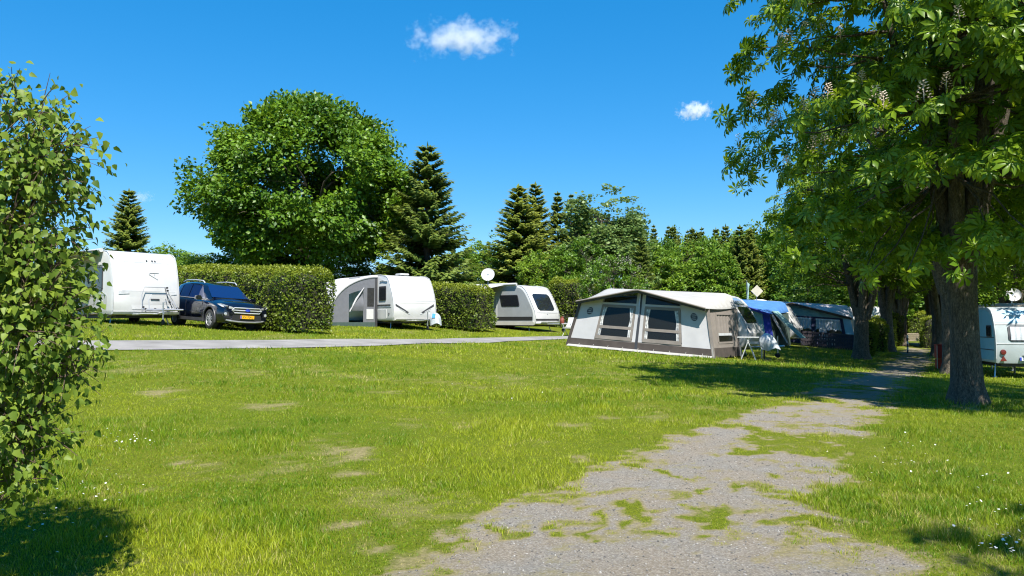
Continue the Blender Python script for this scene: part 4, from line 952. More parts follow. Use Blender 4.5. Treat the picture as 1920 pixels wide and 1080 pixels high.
# ---------------------------------------------------------------- caravan with the bicycle carrier
FR1 = [(-.02,.36),(.05,.50),(.07,.80),(.05,1.15),(-.02,1.55),(-.12,1.95),(-.22,2.25),(-.32,2.42),(-.48,2.53),(-.75,2.58)]
c1 = Caravan('white caravan with empty bicycle carrier on its front, parked beside the dark car', on(274, 26.0), 50, FR1, 6.2, 2.58, 2.3, z0=.36)
c1.swin(-1.35, -.72, 1.18, 2.02)
c1.spanel('open_hatch', -2.05, -1.42, 1.20, 2.05, OFFW, off=.03)
c1.spanel('belt_strip', -6.1, -.42, 1.02, 1.07, LGREY); c1.spanel('window_strip', -6.0, -.55, 2.06, 2.10, LGREY)
c1.spanel('lower_panel', -6.1, -.35, .46, 1.0, OFFW, off=.006); c1.spanel('service_door', -.98, -.72, .50, .92, WHITE, off=.02)
c1.spanel('door', -3.6, -2.9, .5, 2.2, OFFW, off=.02); c1.swin(-5.4, -4.2, 1.25, 1.95)
MB().tube([(-1.78, -1.20, 1.80), (-1.86, -1.20, 1.78), (-1.90, -1.20, 1.62), (-1.82, -1.20, 1.46)], .018, 6).tube([(-1.88, -1.20, 1.64), (-1.78, -1.20, 1.66)], .014, 6).build('side_emblem', INKD, c1.r)
c1.fpoly('front_groove', [(-.72,2.18),(.86,2.18),(.86,2.205),(-.72,2.205)], INK, .006, .02)
text('front_lettering', 'TENDENZA', .115, INK, c1.r, frame_m((c1.fx(2.32)+.005, .62, 2.31), (0, 1, 0), (-.28, 0, 1)))
MB().tube([(c1.fx(1.83)+.01, .45, 1.83), (c1.fx(1.83)+.01, .15, 1.83), (c1.fx(1.78)+.01, .10, 1.78), (c1.fx(1.60)+.01, .40, 1.60)], .013, 6).build('front_emblem', INK, c1.r)
text('emblem_letters', 'F', .12, INK, c1.r, frame_m((c1.fx(1.74)+.008, .30, 1.74), (0, 1, 0), (-.2, 0, 1)))
c1.fpoly('locker_lid', [(-.50,.55),(.95,.55),(.95,1.17),(-.62,1.17)], WHITE, .012, .03)
c1.fpoly('locker_seam', [(-.85,1.175),(.98,1.175),(.98,1.19),(-.85,1.19)], INK, .009, .02)
c1.fpoly('locker_handle', [(.12,.88),(.42,.88),(.42,.92),(.12,.92)], DTRIM, .03, .03)
for y0, y1 in ((-.95, -.60), (.84, 1.04)): c1.fpoly('marker_lamp', [(y0,1.05),(y1,1.08),(y1,1.17),(y0,1.17)], LGREY, .018, .03)
for y in (.05, .24, .34): c1.fpoly('vent_pin', [(y,2.245),(y+.05,2.245),(y+.05,2.285),(y,2.285)], DTRIM, .03, .04)
c1.fgrid('front_bumper', [(.30,[-1.12+2.24*j/8 for j in range(9)]),(.38,[-1.14+2.28*j/8 for j in range(9)]),(.46,[-1.13+2.26*j/8 for j in range(9)])], WHITE, .07, .09)
bk = MB()
zb = .50
for y in (-.05, .72): bk.tube([(.05, y, zb), (.62, y, zb)], .02, 6)
bk.build('carrier_arms', STEEL, c1.r)
MB().tube([(.45, -.35, zb+.05), (.45, .98, zb+.05)], .032, 8).build('carrier_rail', ALU, c1.r); MB().tube([(.68, -.30, zb+.03), (.68, .98, zb+.03)], .032, 8).build('carrier_rail', ALU, c1.r)
for xo, y0, y1, zt in ((.18, -.30, .78, 1.32), (.40, -.16, .80, 1.06)):
    MB().tube([(xo+.2, y0, zb+.05), (xo+.02, y0+.06, zt*.8), (xo, y0+.16, zt), (xo, y1-.18, zt), (xo+.02, y1-.06, zt*.8), (xo+.2, y1+.04, zb+.05)], .014, 6).build('carrier_hoop', ALU, c1.r)
MB().tube([(.30, .50, 1.32), (.36, .60, .85), (.45, .72, zb+.1)], .014, 6).build('clamp_arm', DTRIM, c1.r)
for y, z in ((.50, 1.30), (.52, 1.20), (.60, .80), (-.30, .62), (-.22, .56), (.88, .60), (.95, .56), (.10, .56), (.40, .56), (.76, .54)): MB().box((.47, y, z), (.06, .07, .06)).build('clamp', DARK, c1.r, bevel=.012)
MB().box((.6, -.2, .40), (.5, .75, .03)).build('drawbar_cover', LGREY, c1.r)
# roll-out awning of that caravan
aw = empty('roof_awning', c1.r.location, c1.r.rotation_euler[2], 'extended pale roof awning with white pole on the caravan with the bicycle carrier', 'awning')
MB().tube([(-.75, -1.22, 2.58), (-5.2, -1.22, 2.58)], .07, 10).build('cassette', WHITE, aw, smooth=60)
MB().sheet([[(-.9-4.2*i/5, -1.25-2.0*j/4, 2.60-.22*j/4-.04*math.sin(j*math.pi/4)) for j in range(5)] for i in range(6)], .012, (0, 0, -1)).build('canopy', BEIGE, aw, smooth=60)
MB().tube([(-.9, -3.27, 2.38), (-5.1, -3.27, 2.38)], .04, 8).build('front_rail', PLAST, aw, smooth=60)
for x in (-.95, -5.05):
    MB().tube([(x, -3.27, 2.38), (x, -3.27, Hs(*(c1.r.matrix_basis @ Vector((x, -3.27, 0)))[:2])-c1.r.location.z)], .025, 8).build('pole', PLAST, aw)
    MB().tube([(x, -1.25, 2.5), (x, -2.2, 2.5), (x, -3.25, 2.36)], .018, 6).build('arm', STEEL, aw)
# bicycle beside it
bl = c1.r.matrix_basis @ Vector((-1.9, -1.62, 0)); bl.z = Hs(bl.x, bl.y)
bi = empty('bicycle', bl, c1.r.rotation_euler[2]+.1, 'dark bicycle standing against the side of the caravan with the bicycle carrier', 'bicycle')
for x in (-.55, .55):
    w_ = MB().lathe([(.325, -.018), (.345, 0), (.325, .018), (.31, 0), (.325, -.018)], 28, 'y', (x, 0, .345)); wo_ = w_.build('wheel', RUB, bi, smooth=60)
    sp = MB(); [sp.tube([(x, 0, .345), (x+.32*math.cos(k*.52), 0, .345+.32*math.sin(k*.52))], .0025, 3, False) for k in range(12)]; sp.build('spokes', STEEL, wo_)
MB().tube([(.55, 0, .345), (.42, 0, .85), (.38, 0, 1.0)], .016, 6).tube([(.42, 0, .82), (-.12, 0, .32), (-.22, 0, .85)], .017, 6).tube([(-.55, 0, .345), (-.2, 0, .72)], .010, 6).tube([(-.55, 0, .345), (-.12, 0, .32)], .010, 6).tube([(.41, 0, .78), (-.18, 0, .68)], .015, 6).build('frame', DTRIM, bi, smooth=60)
MB().tube([(.38, 0, 1.0), (.40, 0, 1.06)], .014, 6).tube([(.25, -.28, 1.08), (.40, -.12, 1.07), (.40, .12, 1.07), (.25, .28, 1.08)], .012, 6).build('handlebar', DARK, bi)
MB().prism([(-.36, -.09, .92), (-.36, .09, .92), (-.10, .025, .93), (-.10, -.025, .93)], (0, 0, .05)).build('saddle', DARK, bi, bevel=.015)
MB().lathe([(.08, -.01), (.09, 0), (.08, .01)], 16, 'y', (-.12, .05, .32)).tube([(-.12, .06, .32), (-.02, .07, .18)], .01, 5).tube([(-.12, -.06, .32), (-.22, -.07, .46)], .01, 5).build('crank', STEEL, bi)

# ---------------------------------------------------------------- caravan with inflatable porch
FR2 = [(-.02,.42),(.06,.58),(.08,.95),(.03,1.35),(-.10,1.70),(-.27,2.05),(-.42,2.30),(-.58,2.46),(-.85,2.55),(-1.3,2.60)]
c2 = Caravan('white caravan with slanted dark front stripes behind the grey inflatable porch', on(777, 35.0), 37, FR2, 6.6, 2.62, 2.3, z0=.42)
c2.swin(-1.32, -.62, 1.38, 2.05, r=.05); c2.spanel('stripe', -3.0, -.18, 1.13, 1.19, DTRIM); c2.spanel('lower_strip', -3.0, -.12, 1.06, 1.075, LGREY)
c2.spanel('service_flap', -1.45, -.55, .52, .95, WHITE, off=.02)
c2.spanel('filler_cap', -.36, -.28, .72, .80, DTRIM, off=.02)
MB().tube([(-1.25, -1.165, 2.28), (-.95, -1.17, 2.33), (-.5, -1.165, 2.26)], .014, 6).build('side_arc', LGREY, c2.r)
for sg in (-1, 1):
    c2.fpoly('front_stripe', [(sg*1.02,1.22),(sg*1.02,1.12),(sg*.42,.78),(sg*.34,.83)], DTRIM, .016, .03)
    c2.fpoly('front_accent', [(sg*.86,1.02),(sg*.86,.99),(sg*.30,.72),(sg*.28,.75)], INK, .014, .03)
c2.fpoly('front_seam', [(-1.1,1.345),(1.1,1.345),(1.1,1.36),(-1.1,1.36)], LGREY, .007, .02)
c2.fpoly('front_mark', [(-.45,2.16),(.1,2.16),(.1,2.185),(-.45,2.185)], INK, .008, .02)
c2.fpoly('gas_locker_lid', [(-.75,.50),(.75,.50),(.80,1.28),(-.80,1.28)], WHITE, .010, .03)
c2.fgrid('bumper_shelf', [(.38,[-1.0+2.0*j/8 for j in range(9)]),(.46,[-1.05+2.1*j/8 for j in range(9)]),(.52,[-1.0+2.0*j/8 for j in range(9)])], OFFW, .10, .16)
MB().box((-1.2, 0, 2.65), (.5, .5, .10)).build('roof_hatch', PLAST, c2.r, bevel=.03)
# porch (end wall faces the drawbar)
pr = empty('inflatable_porch', c2.r.location, c2.r.rotation_euler[2], 'slate grey inflatable porch awning with curved side and open door flap', 'awning')
y0 = -1.16; D = 2.45
def arc(t, x, k=1.0): return (x, y0-D*k*math.sin(t*math.pi/2)**1.12, 0.0+2.52*k*max(0, math.cos(t*math.pi/2))**.72)
XE, XB = -1.55, -4.7
ts = [i/14 for i in range(15)]
MB().sheet([[arc(t, XE-.02+(XB-XE)*j/5) for t in ts] for j in range(6)], .02, (0, -.5, -.6)).build('roof', LCANV, pr, smooth=60)
for x in (XE, XB): MB().tube([arc(t, x) for t in ts], .085, 8).build('air_beam', LCANV, pr, smooth=60)
def endpanel(ya, yb, n=8, zlo=.34):
    rows = []
    for i in range(n+1):
        y = ya+(yb-ya)*i/n; q = min(1, max(0, (y0-y)/D)); t = math.asin(q**(1/1.12))/(math.pi/2); zt = max(zlo+.01, arc(t, 0)[2]-.03)
        rows.append([(XE+.03, y, zlo+(zt-zlo)*j/5) for j in range(6)])
    return rows
MB().sheet(endpanel(y0-1.45, y0-2.30), .012, (1, 0, 0)).build('curved_panel', SLATE, pr, smooth=60)
MB().sheet(endpanel(y0-.10, y0-.72), .012, (1, 0, 0)).build('door_panel', SLATE, pr, smooth=60)
MB().prism([(XE+.05, y0-.18, 1.10), (XE+.05, y0-.52, 1.10), (XE+.05, y0-.52, 1.98), (XE+.05, y0-.16, 1.98)], (-.03, 0, 0)).build('door_window', PVC, pr)
MB().prism([(XE+.06, y0-.20, .50), (XE+.06, y0-.56, .50), (XE+.06, y0-.56, .98), (XE+.06, y0-.20, .98)], (-.02, 0, 0)).build('white_patch', PLAST, pr)
MB().sheet([[(XE+.05+.06*math.sin(j), y0-.72-.73*(1-j/6)**1.0*(i/3)-.02, .9+1.05*j/6) for j in range(7)] for i in range(4)], .012, (1, 0, 0)).build('rolled_flap', SLATE, pr, smooth=60)
MB().tube([(XE+.07, y0-.70, 1.98), (XE+.10, y0-1.1, 1.45), (XE+.08, y0-1.42, .85)], [.02, .05, .03], 7).build('flap_roll', LCANV, pr, smooth=60)
rows = endpanel(y0-.72, y0-1.45); MB().sheet([[r[4].__class__((r[4][0], r[4][1], r[4][2]*.93+.05)), r[5]] for r in rows], .012, (1, 0, 0)).build('door_header', SLATE, pr, smooth=60)
MB().sheet([[(XE+.035, y0-2.42*i/6, .0), (XE+.03, y0-2.40*i/6, .36)] for i in range(7)], .012, (1, 0, 0)).build('mud_skirt', DGREEN, pr)
MB().box((XE+.05, y0-.06, 1.22), (.06, .10, 2.40)).build('corner_strip', DTRIM, pr)
MB().sheet([[(XE-.3+(XB-XE+.4)*i/5, y0-D*.90, .6), (XE-.3+(XB-XE+.4)*i/5, y0-D*.965, .0)] for i in range(6)], .012, (0, 1, 0)).build('front_wall', SLATE, pr)
MB().prism([(XE-.5, y0-1.98, 1.45), (XE-.5, y0-2.26, .85), (XB+.5, y0-2.26, .85), (XB+.5, y0-1.98, 1.45)], (0, -.05, .05)).build('front_window', PVC, pr)
MB().box(((XE+XB)/2, y0-1.1, .01), (2.9, 2.2, .02)).build('groundsheet', DGREEN, pr)
# sheet on its drawbar
dc = on(817, 35.4); dc.z += .30
dr_ = empty('plastic_cover', dc, c2.r.rotation_euler[2], 'crumpled silver plastic sheet with blue patch over the caravan drawbar end', 'cover')
def drape(rx, ry, h, seed, sk=(0, 0)):
    rows = []
    for i in range(9):
        f = i/8; row = []
        for j in range(17):
            a = 2*math.pi*j/16; rr = (math.sin(min(1, f*1.25)*math.pi/2))*(1+.22*(float(vnoise(math.cos(a)*2+9, math.sin(a)*2+9, f*3, seed))-.5)*2*f+ .10*math.sin(a*5+seed)*f)
            row.append((rx*rr*math.cos(a)+sk[0]*f*f, ry*rr*math.sin(a)+sk[1]*f*f, h*(1-f**1.6)+.06*math.sin(a*3+seed)*f))
        rows.append(row)
    return MB().grid(rows)
drape(.30, .26, .55, 3).build('sheet', SHEETP, dr_, smooth=70)
MB().sheet([[(.10+.13*i/3-.03*j, -.26+.10*i/3+.03*j, .30+.20*j/2) for j in range(3)] for i in range(4)], .02, (.5, -.6, .4)).build('blue_patch', BSHEET, dr_)

# ---------------------------------------------------------------- grey caravan with blue front window
FR3 = [(-.02,.40),(.05,.52),(.07,.80),(.02,1.12),(-.14,1.45),(-.32,1.80),(-.50,2.12),(-.66,2.33),(-.84,2.46),(-1.05,2.52),(-1.5,2.58)]
c3 = Caravan('grey-sided white caravan with large blue-reflecting front window and black skirt line', on(1025, 41.0), 52, FR3, 6.4, 2.6, 2.3, z0=.40, side=CGREY)
c3.swin(-2.25, -.98, 1.38, 2.02, shear=-.22); c3.spanel('dark_skirt', -3.4, -.12, .62, .82, DARK, off=.014); c3.spanel('white_skirt', -3.6, .0, .36, .56, OFFW, off=.05, th=.08); c3.spanel('white_edge', -2.62, -2.56, .6, 1.75, WHITE, off=.02)
c3.fwin('front_window', -.78, .78, 1.16, 2.08, GLASSD, .02, r=.16, k=10)
c3.fgrid('black_skirt', [(.60,[-1.05+2.1*j/8 for j in range(9)]),(.70,[-1.09+2.18*j/8 for j in range(9)])], DARK, .016)
c3.fpoly('front_crease', [(-1.0,1.03),(1.0,1.03),(1.0,1.055),(-1.0,1.055)], LGREY, .014, .02); c3.fpoly('badge', [(-.05,.95),(.05,.95),(.05,1.0),(-.05,1.0)], LGREY, .02, .02)
c3.fpoly('front_mark', [(-.35,2.24),(.1,2.24),(.1,2.27),(-.35,2.27)], INK, .008, .02)
c3.fgrid('bumper_shelf', [(.36,[-1.0+2.0*j/8 for j in range(9)]),(.46,[-1.05+2.1*j/8 for j in range(9)]),(.54,[-1.0+2.0*j/8 for j in range(9)])], WHITE, .32, .38)
MB().tube([(-1.15, -1.22, 2.60), (-5.6, -1.22, 2.60)], .075, 10).build('awning_cassette', WHITE, c3.r, smooth=60)
MB().sheet([[(-2.0-3.2*i/4, -1.25-1.3*j/3, 2.58-.22*j/3) for j in range(4)] for i in range(5)], .012, (0, 0, -1)).build('awning_canopy', LCANV, c3.r, smooth=60)
st = c3.r.matrix_basis @ Vector((-2.9, -1.7, 0)); st.z = Hs(st.x, st.y)
sto = empty('step_stool', st, c3.r.rotation_euler[2], 'small white plastic step stool below the grey-sided caravan door', 'stool')
MB().box((0, 0, .30), (.5, .32, .05)).build('top', PLAST, sto, bevel=.01)
for sx in (-1, 1):
    for sy in (-1, 1): MB().tube([(sx*.2, sy*.12, .3), (sx*.24, sy*.15, 0)], .02, 6).build('leg', PLAST, sto)
# round dish on a mast behind the hedge
def dish(loc, r, label, mast, aim=(.3, -1, .35), bend=.0, group=None):
    t = empty('satellite_dish', loc, 0, label, 'satellite dish', group); az = Vector(aim).normalized(); q = az.to_track_quat('Z', 'Y').to_matrix().to_4x4()
    cen = Vector((0, -.12, mast))
    m1 = MB().lathe([(0, -.10*r), (r*.4, -.08*r), (r*.75, -.02*r), (r, .09*r), (r*1.01, .075*r), (r*.75, -.05*r), (0, -.14*r)], 32)
    m1.v = [tuple((q @ Vector(v))*1.0+cen) for v in m1.v]; dd_ = m1.build('reflector', PLAST, t, smooth=50)
    MB().tube([(0, 0, 0), (0, 0, mast+.02)], .022, 8).build('mast', STEEL, t)
    arm0 = q @ Vector((0, -r*.95, 0))+cen; arm1 = q @ Vector((0, -r*.6, r*1.05))+cen
    MB().tube([tuple(arm0), tuple((arm0+arm1)/2+Vector((0, 0, -.06))), tuple(arm1)], .013, 6).build('feed_arm', STEEL, t); MB().tube([tuple(arm1), tuple(arm1-(arm1-cen).normalized()*.12)], .03, 8).build('receiver', OFFW, t)
    MB().box((0, -.05, mast), (.08, .1, .1)).build('bracket', STEEL, t)
    return t
p = on(915, 42); dish(p, .37, 'round white satellite dish on a mast above the hedge between caravans', px_h(515, 42, p.x), (-.1, -1, .3))
# things by its drawbar
p = on(1066, 37.5); wc = empty('folding_chair', p, -.6, 'white folding garden chair beside the drawbar of the grey-sided caravan', 'chair')
MB().box((0, 0, .42), (.45, .45, .03)).build('seat', PLAST, wc); MB().sheet([[(-.22+.44*i/3, .2, .45), (-.22+.44*i/3, .38, .95)] for i in range(4)], .02, (0, 1, 0)).build('backrest', PLAST, wc)
for sx in (-1, 1):
    MB().tube([(sx*.22, -.25, 0), (sx*.22, .25, .62)], .015, 6).build('leg', PLAST, wc); MB().tube([(sx*.22, .3, 0), (sx*.22, -.22, .62)], .015, 6).build('leg', PLAST, wc); MB().box((sx*.24, 0, .63), (.05, .5, .03)).build('armrest', PLAST, wc)
p = c3.r.matrix_basis @ Vector((1.05, -.05, .44)); gb = empty('gas_bottle', p, 0, 'red gas bottle standing on the grey-sided caravan drawbar', 'gas bottle')
REDD = mat('dull_red_metal', (0.22,0.05,0.035), .6, 0, .2, 10); MB().lathe([(0, 0), (.11, 0), (.12, .02), (.12, .22), (.09, .29), (.04, .31), (.04, .34), (0, .34)], 18).build('bottle', REDD, gb, smooth=50); MB().lathe([(.07, .31), (.08, .31), (.08, .39), (.07, .39)], 14).build('collar', REDD, gb)
# ---------------------------------------------------------------- dark SUV
a_ = math.radians(48); nc = Vector((math.sin(a_), -math.cos(a_), 0)); p = on(460, 25.9)-nc*2.2; p.z = Hs(p.x, p.y)
# sit the car on the slope of the ground
lat = Vector((-nc.y, nc.x, 0)); sl_x = (Hs(*(p+nc*1.3)[:2])-Hs(*(p-nc*1.3)[:2]))/2.6; sl_y = (Hs(*(p+lat*.8)[:2])-Hs(*(p-lat*.8)[:2]))/1.6
p.z = (Hs(*(p+nc*1.3)[:2])+Hs(*(p-nc*1.3)[:2]))/2
car = empty('parked_car', p, 0, 'dark navy SUV with yellow number plate and silver grille bars, beside the white caravan', 'car')
car.rotation_euler = (math.atan(sl_y), -math.atan(sl_x), math.atan2(nc.y, nc.x)); car.rotation_mode = 'XYZ'
# lower body: stations along x, half-section (y, z)
ST = [(2.22,.62,.36,.66,.80),(2.16,.80,.30,.74,.90),(2.0,.88,.26,.80,.97),(1.7,.915,.25,.84,1.01),(1.35,.92,.25,.88,1.05),(1.05,.92,.25,.92,1.085),(.6,.92,.25,.95,1.06),(0,.92,.25,.97,1.06),(-.8,.92,.25,1.00,1.07),(-1.4,.92,.26,1.03,1.09),(-1.9,.90,.28,1.05,1.11),(-2.15,.86,.34,1.03,1.09),(-2.24,.80,.42,1.0,1.06)]
rows = []
for x, w, zb, zs, zt in ST:
    half = [(w*.90, zb), (w*.985, zb+.10), (w, zb+.28), (w*1.0, zs-.16), (w*.985, zs-.04), (w*.93, zs+.035), (w*.72, zs+(zt-zs)*.75), (w*.38, zt), (0, zt+.012)]
    full = half+[(-y, z) for y, z in reversed(half[:-1])]; rows.append([(x, y, z) for y, z in full])
mb = MB(); mb.grid(rows); m_ = len(rows[0])
k0 = [tuple(i*m_+m_-1 for i in ())]; n_ = len(rows)
for i in range(n_-1): mb.f.append((i*m_, (i+1)*m_, (i+1)*m_+m_-1, i*m_+m_-1))
mb.f.append(tuple(range(m_))); mb.f.append(tuple((n_-1)*m_+j for j in range(m_)))
body = mb.build('body', NAVY, car, smooth=38)
def cut(ob, cutters):
    cs = []
    for c in cutters:
        co = c.build('cutter', DARK); cs.append(co); md = ob.modifiers.new('b', 'BOOLEAN'); md.object = co; md.operation = 'DIFFERENCE'; md.solver = 'EXACT'
    par = ob.parent; ob.parent = None; bpy.context.view_layer.update()
    me = bpy.data.meshes.new_from_object(ob.evaluated_get(bpy.context.evaluated_depsgraph_get())); ob.modifiers.clear(); ob.data = me; ob.parent = par
    for c in cs: bpy.data.objects.remove(c)
    me.materials.clear(); me.materials.append(NAVY); me.polygons.foreach_set('material_index', np.zeros(len(me.polygons), np.int32))
    me.polygons.foreach_set('use_smooth', np.ones(len(me.polygons), bool)); me.set_sharp_from_angle(angle=math.radians(38))
WX = (1.36, -1.33); cs = []
for x in WX:
    for sd in (-1, 1): cs.append(MB().add(*(lambda q: (q.v, q.f))(MB().tube([(x, sd*.60, .36), (x, sd*1.2, .36)], .405, 28))))
cut(body, cs)
for x in WX:
    for sd in (-1, 1):
        wheel(car, (x, sd*.80, .345), .345, .225, sd, .70, 5)
        MB().tube([(x+.435*math.cos(t), sd*.905, .36+.435*math.sin(t)) for t in np.linspace(-.25, math.pi+.25, 17)], .035, 6).build('wheel_arch_trim', DTRIM, car, smooth=60)
        MB().lathe([(0, 0), (.40, 0)], 20, 'y', (x, sd*.62, .36)).build('wheel_well', DARK, car)
for sd in (-1, 1): MB().box((0, sd*.90, .31), (1.95, .06, .13)).build('sill_cladding', DTRIM, car, bevel=.02)
MB().prism([(2.0, -.8, .24), (2.26, -.55, .30), (2.26, .55, .30), (2.0, .8, .24)], (0, 0, .12)).build('lower_bumper', DTRIM, car, bevel=.02)
# greenhouse
G = [(1.08,.80,.58,1.05,1.085),(.42,.84,.63,1.05,1.50),(.10,.84,.64,1.05,1.60),(-.6,.84,.64,1.06,1.645),(-1.3,.83,.62,1.08,1.625),(-1.72,.80,.58,1.10,1.57),(-2.12,.74,.54,1.10,1.16)]
rows = []
for x, wb, wt, zb, zt in G:
    half = [(wb, zb-.06), (wb+(wt-wb)*.5, (zb+zt)/2), (wt+.02, zt-.05), (wt-.06, zt-.005), (wt*.4, zt+.02), (0, zt+.025)]
    rows.append([(x, y, z) for y, z in half+[(-y, z) for y, z in reversed(half[:-1])]])
mb = MB(); mb.grid(rows); m_ = len(rows[0]); n_ = len(rows)
mb.f.append(tuple(range(m_))); mb.f.append(tuple((n_-1)*m_+j for j in range(m_)))
cab = mb.build('cabin', NAVY, car, smooth=38)
def ws(y, t): # windscreen surface
    x = 1.06+(.36-1.06)*t; z = 1.08+(1.535-1.08)*t; return (x+.035-.05*(y/.7)**2, y, z+.012)
MB().sheet([[ws(y*(.70-.13*t), t) for y in np.linspace(-1, 1, 9)] for t in np.linspace(.03, .97, 6)], .01, (.5, 0, .8)).build('windscreen', GLASSB, car, smooth=60)
for sd in (-1, 1):
    def sp(x, f):
        import bisect
        xs = [g[0] for g in G]
        for i in range(len(G)-1):
            if G[i][0] >= x >= G[i+1][0]:
                t = (G[i][0]-x)/(G[i][0]-G[i+1][0]); wb = G[i][1]+(G[i+1][1]-G[i][1])*t; wt = G[i][2]+(G[i+1][2]-G[i][2])*t; zb = G[i][3]+(G[i+1][3]-G[i][3])*t; zt = G[i][4]+(G[i+1][4]-G[i][4])*t
                z = zb-.0+(zt-.075-zb)*f; ff = (z-(zb-.06))/(zt-.05-(zb-.06)); return (x, sd*(wb+(wt+.02-wb)*ff+.012), z)
    for nm, xt0, xb0, xt1, xb1 in (('front_door_window', .30, .78, -.42, -.45), ('rear_door_window', -.50, -.53, -1.18, -1.22), ('quarter_window', -1.26, -1.30, -1.55, -1.82)):
        r_ = [[sp(xt0+(xb0-xt0)*(1-f)+(xt1+(xb1-xt1)*(1-f)-xt0-(xb0-xt0)*(1-f))*s_, f) for s_ in np.linspace(0, 1, 4)] for f in np.linspace(.04, .97, 5)]
        MB().sheet(r_, .008, (0, sd, 0)).build(nm, GLASSB, car, smooth=60)
    MB().tube([sp(x, .015) for x in np.linspace(.85, -1.85, 12)], .014, 5).build('window_chrome', CHROME, car, smooth=60)
    MB().tube([(.25, sd*.60, 1.60), (.12, sd*.61, 1.685), (-.5, sd*.61, 1.715), (-1.2, sd*.60, 1.70), (-1.5, sd*.58, 1.63)], .022, 8).build('roof_rail', CHROME, car, smooth=60)
    MB().add(*(lambda q: (q.v, q.f))(MB().box((.72, sd*1.02, 1.07), (.14, .22, .16)))).build('mirror', NAVY, car, bevel=.04)
    MB().box((.64, sd*1.03, 1.07), (.02, .18, .12)).build('mirror_glass', CHROME, car)
    MB().tube([(.74, sd*.90, 1.03), (.72, sd*.96, 1.04)], .03, 6).build('mirror_stalk', DARK, car)
    for x in (-.28, -1.15): MB().box((x, sd*.925, .90), (.20, .03, .035)).build('door_handle', NAVY, car, bevel=.01)
    for x in (.80, -.47): MB().box((x, sd*.9165, .70), (.010, .012, .60)).build('door_seam', DARK, car)
    MB().tube([(1.0, sd*.925, .56), (0, sd*.93, .58), (-.9, sd*.925, .62)], .010, 5).build('door_crease', NAVY, car)
    # lamps wrap round the front corner
    MB().prism([(2.245, sd*.44, .73), (2.19, sd*.62, .74), (2.06, sd*.845, .80), (1.86, sd*.90, .88), (1.98, sd*.86, .905), (2.14, sd*.72, .85), (2.235, sd*.50, .79)], (.015, sd*.015, .012)).build('headlight', LAMP, car)
    MB().lathe([(0, .01), (.045, .008), (.05, 0)], 14, 'x', (2.19, sd*.66, .80)).build('headlight_projector', DARK, car)
    MB().prism([(2.20, sd*.62, .50), (2.10, sd*.82, .50), (2.10, sd*.82, .60), (2.19, sd*.66, .62)], (.03, 0, .0)).build('fog_lamp_recess', DTRIM, car)
    MB().lathe([(0, .03), (.05, .025), (.06, 0)], 12, 'x', (2.17, sd*.73, .56)).build('fog_lamp', LAMP, car)
    MB().prism([(-2.24, sd*.55, .95), (-2.1, sd*.86, .98), (-1.95, sd*.90, 1.02), (-2.1, sd*.86, 1.1), (-2.24, sd*.6, 1.06)], (-.012, sd*.01, 0)).build('tail_light', REDM, car)
gp = [(.46, .80), (-.46, .80), (-.56, .70), (-.42, .575), (.42, .575), (.56, .70)]
MB().prism([(2.262-.09*abs(y)**2, y, z) for y, z in gp], (-.05, 0, 0)).build('grille', DARK, car)
for z, w in ((.785, .47), (.70, .53), (.61, .46)): MB().tube([(2.285-.11*(w*s_)**2, w*s_, z) for s_ in np.linspace(-1, 1, 7)], .022, 6).build('grille_bar', CHROME, car, smooth=60)
for sd in (-1, 1): MB().tube([(2.25, sd*.46, .79), (2.24, sd*.55, .70), (2.25, sd*.44, .60)], .018, 6).build('grille_frame', CHROME, car, smooth=60)
eb = MB().lathe([(0, .012), (.07, .010), (.075, 0)], 20, 'x', (2.302, 0, .705)); eb.v = [(x, y*1.25, .705+(z-.705)*.62) for x, y, z in eb.v]; eb.build('badge', EUB, car, smooth=60)
MB().prism([(2.275, -.50, .55), (2.275, .50, .55), (2.265, .56, .33), (2.265, -.56, .33)], (-.05, 0, 0)).build('lower_intake', DARK, car)
pl = MB().box((2.292, 0, .475), (.02, .52, .115)).build('number_plate', YPL, car, bevel=.006)
MB().box((2.303, -.235, .475), (.004, .045, .105)).build('plate_band', EUB, pl)
text('plate_characters', 'XV-704-J', .105, INKD, pl, frame_m((2.303, .02, .475), (0, 1, 0), (0, 0, 1)))
MB().tube([(2.14, -.72, .36), (2.25, -.56, .33), (2.285, -.3, .305), (2.29, 0, .30), (2.285, .3, .305), (2.25, .56, .33), (2.14, .72, .36)], .03, 6).build('skid_plate', ALU, car, smooth=60)
for sy in (-.35, .2): MB().tube([(1.06, sy, 1.10), (.86, sy+.45, 1.23)], .008, 4).build('wiper', DARK, car)

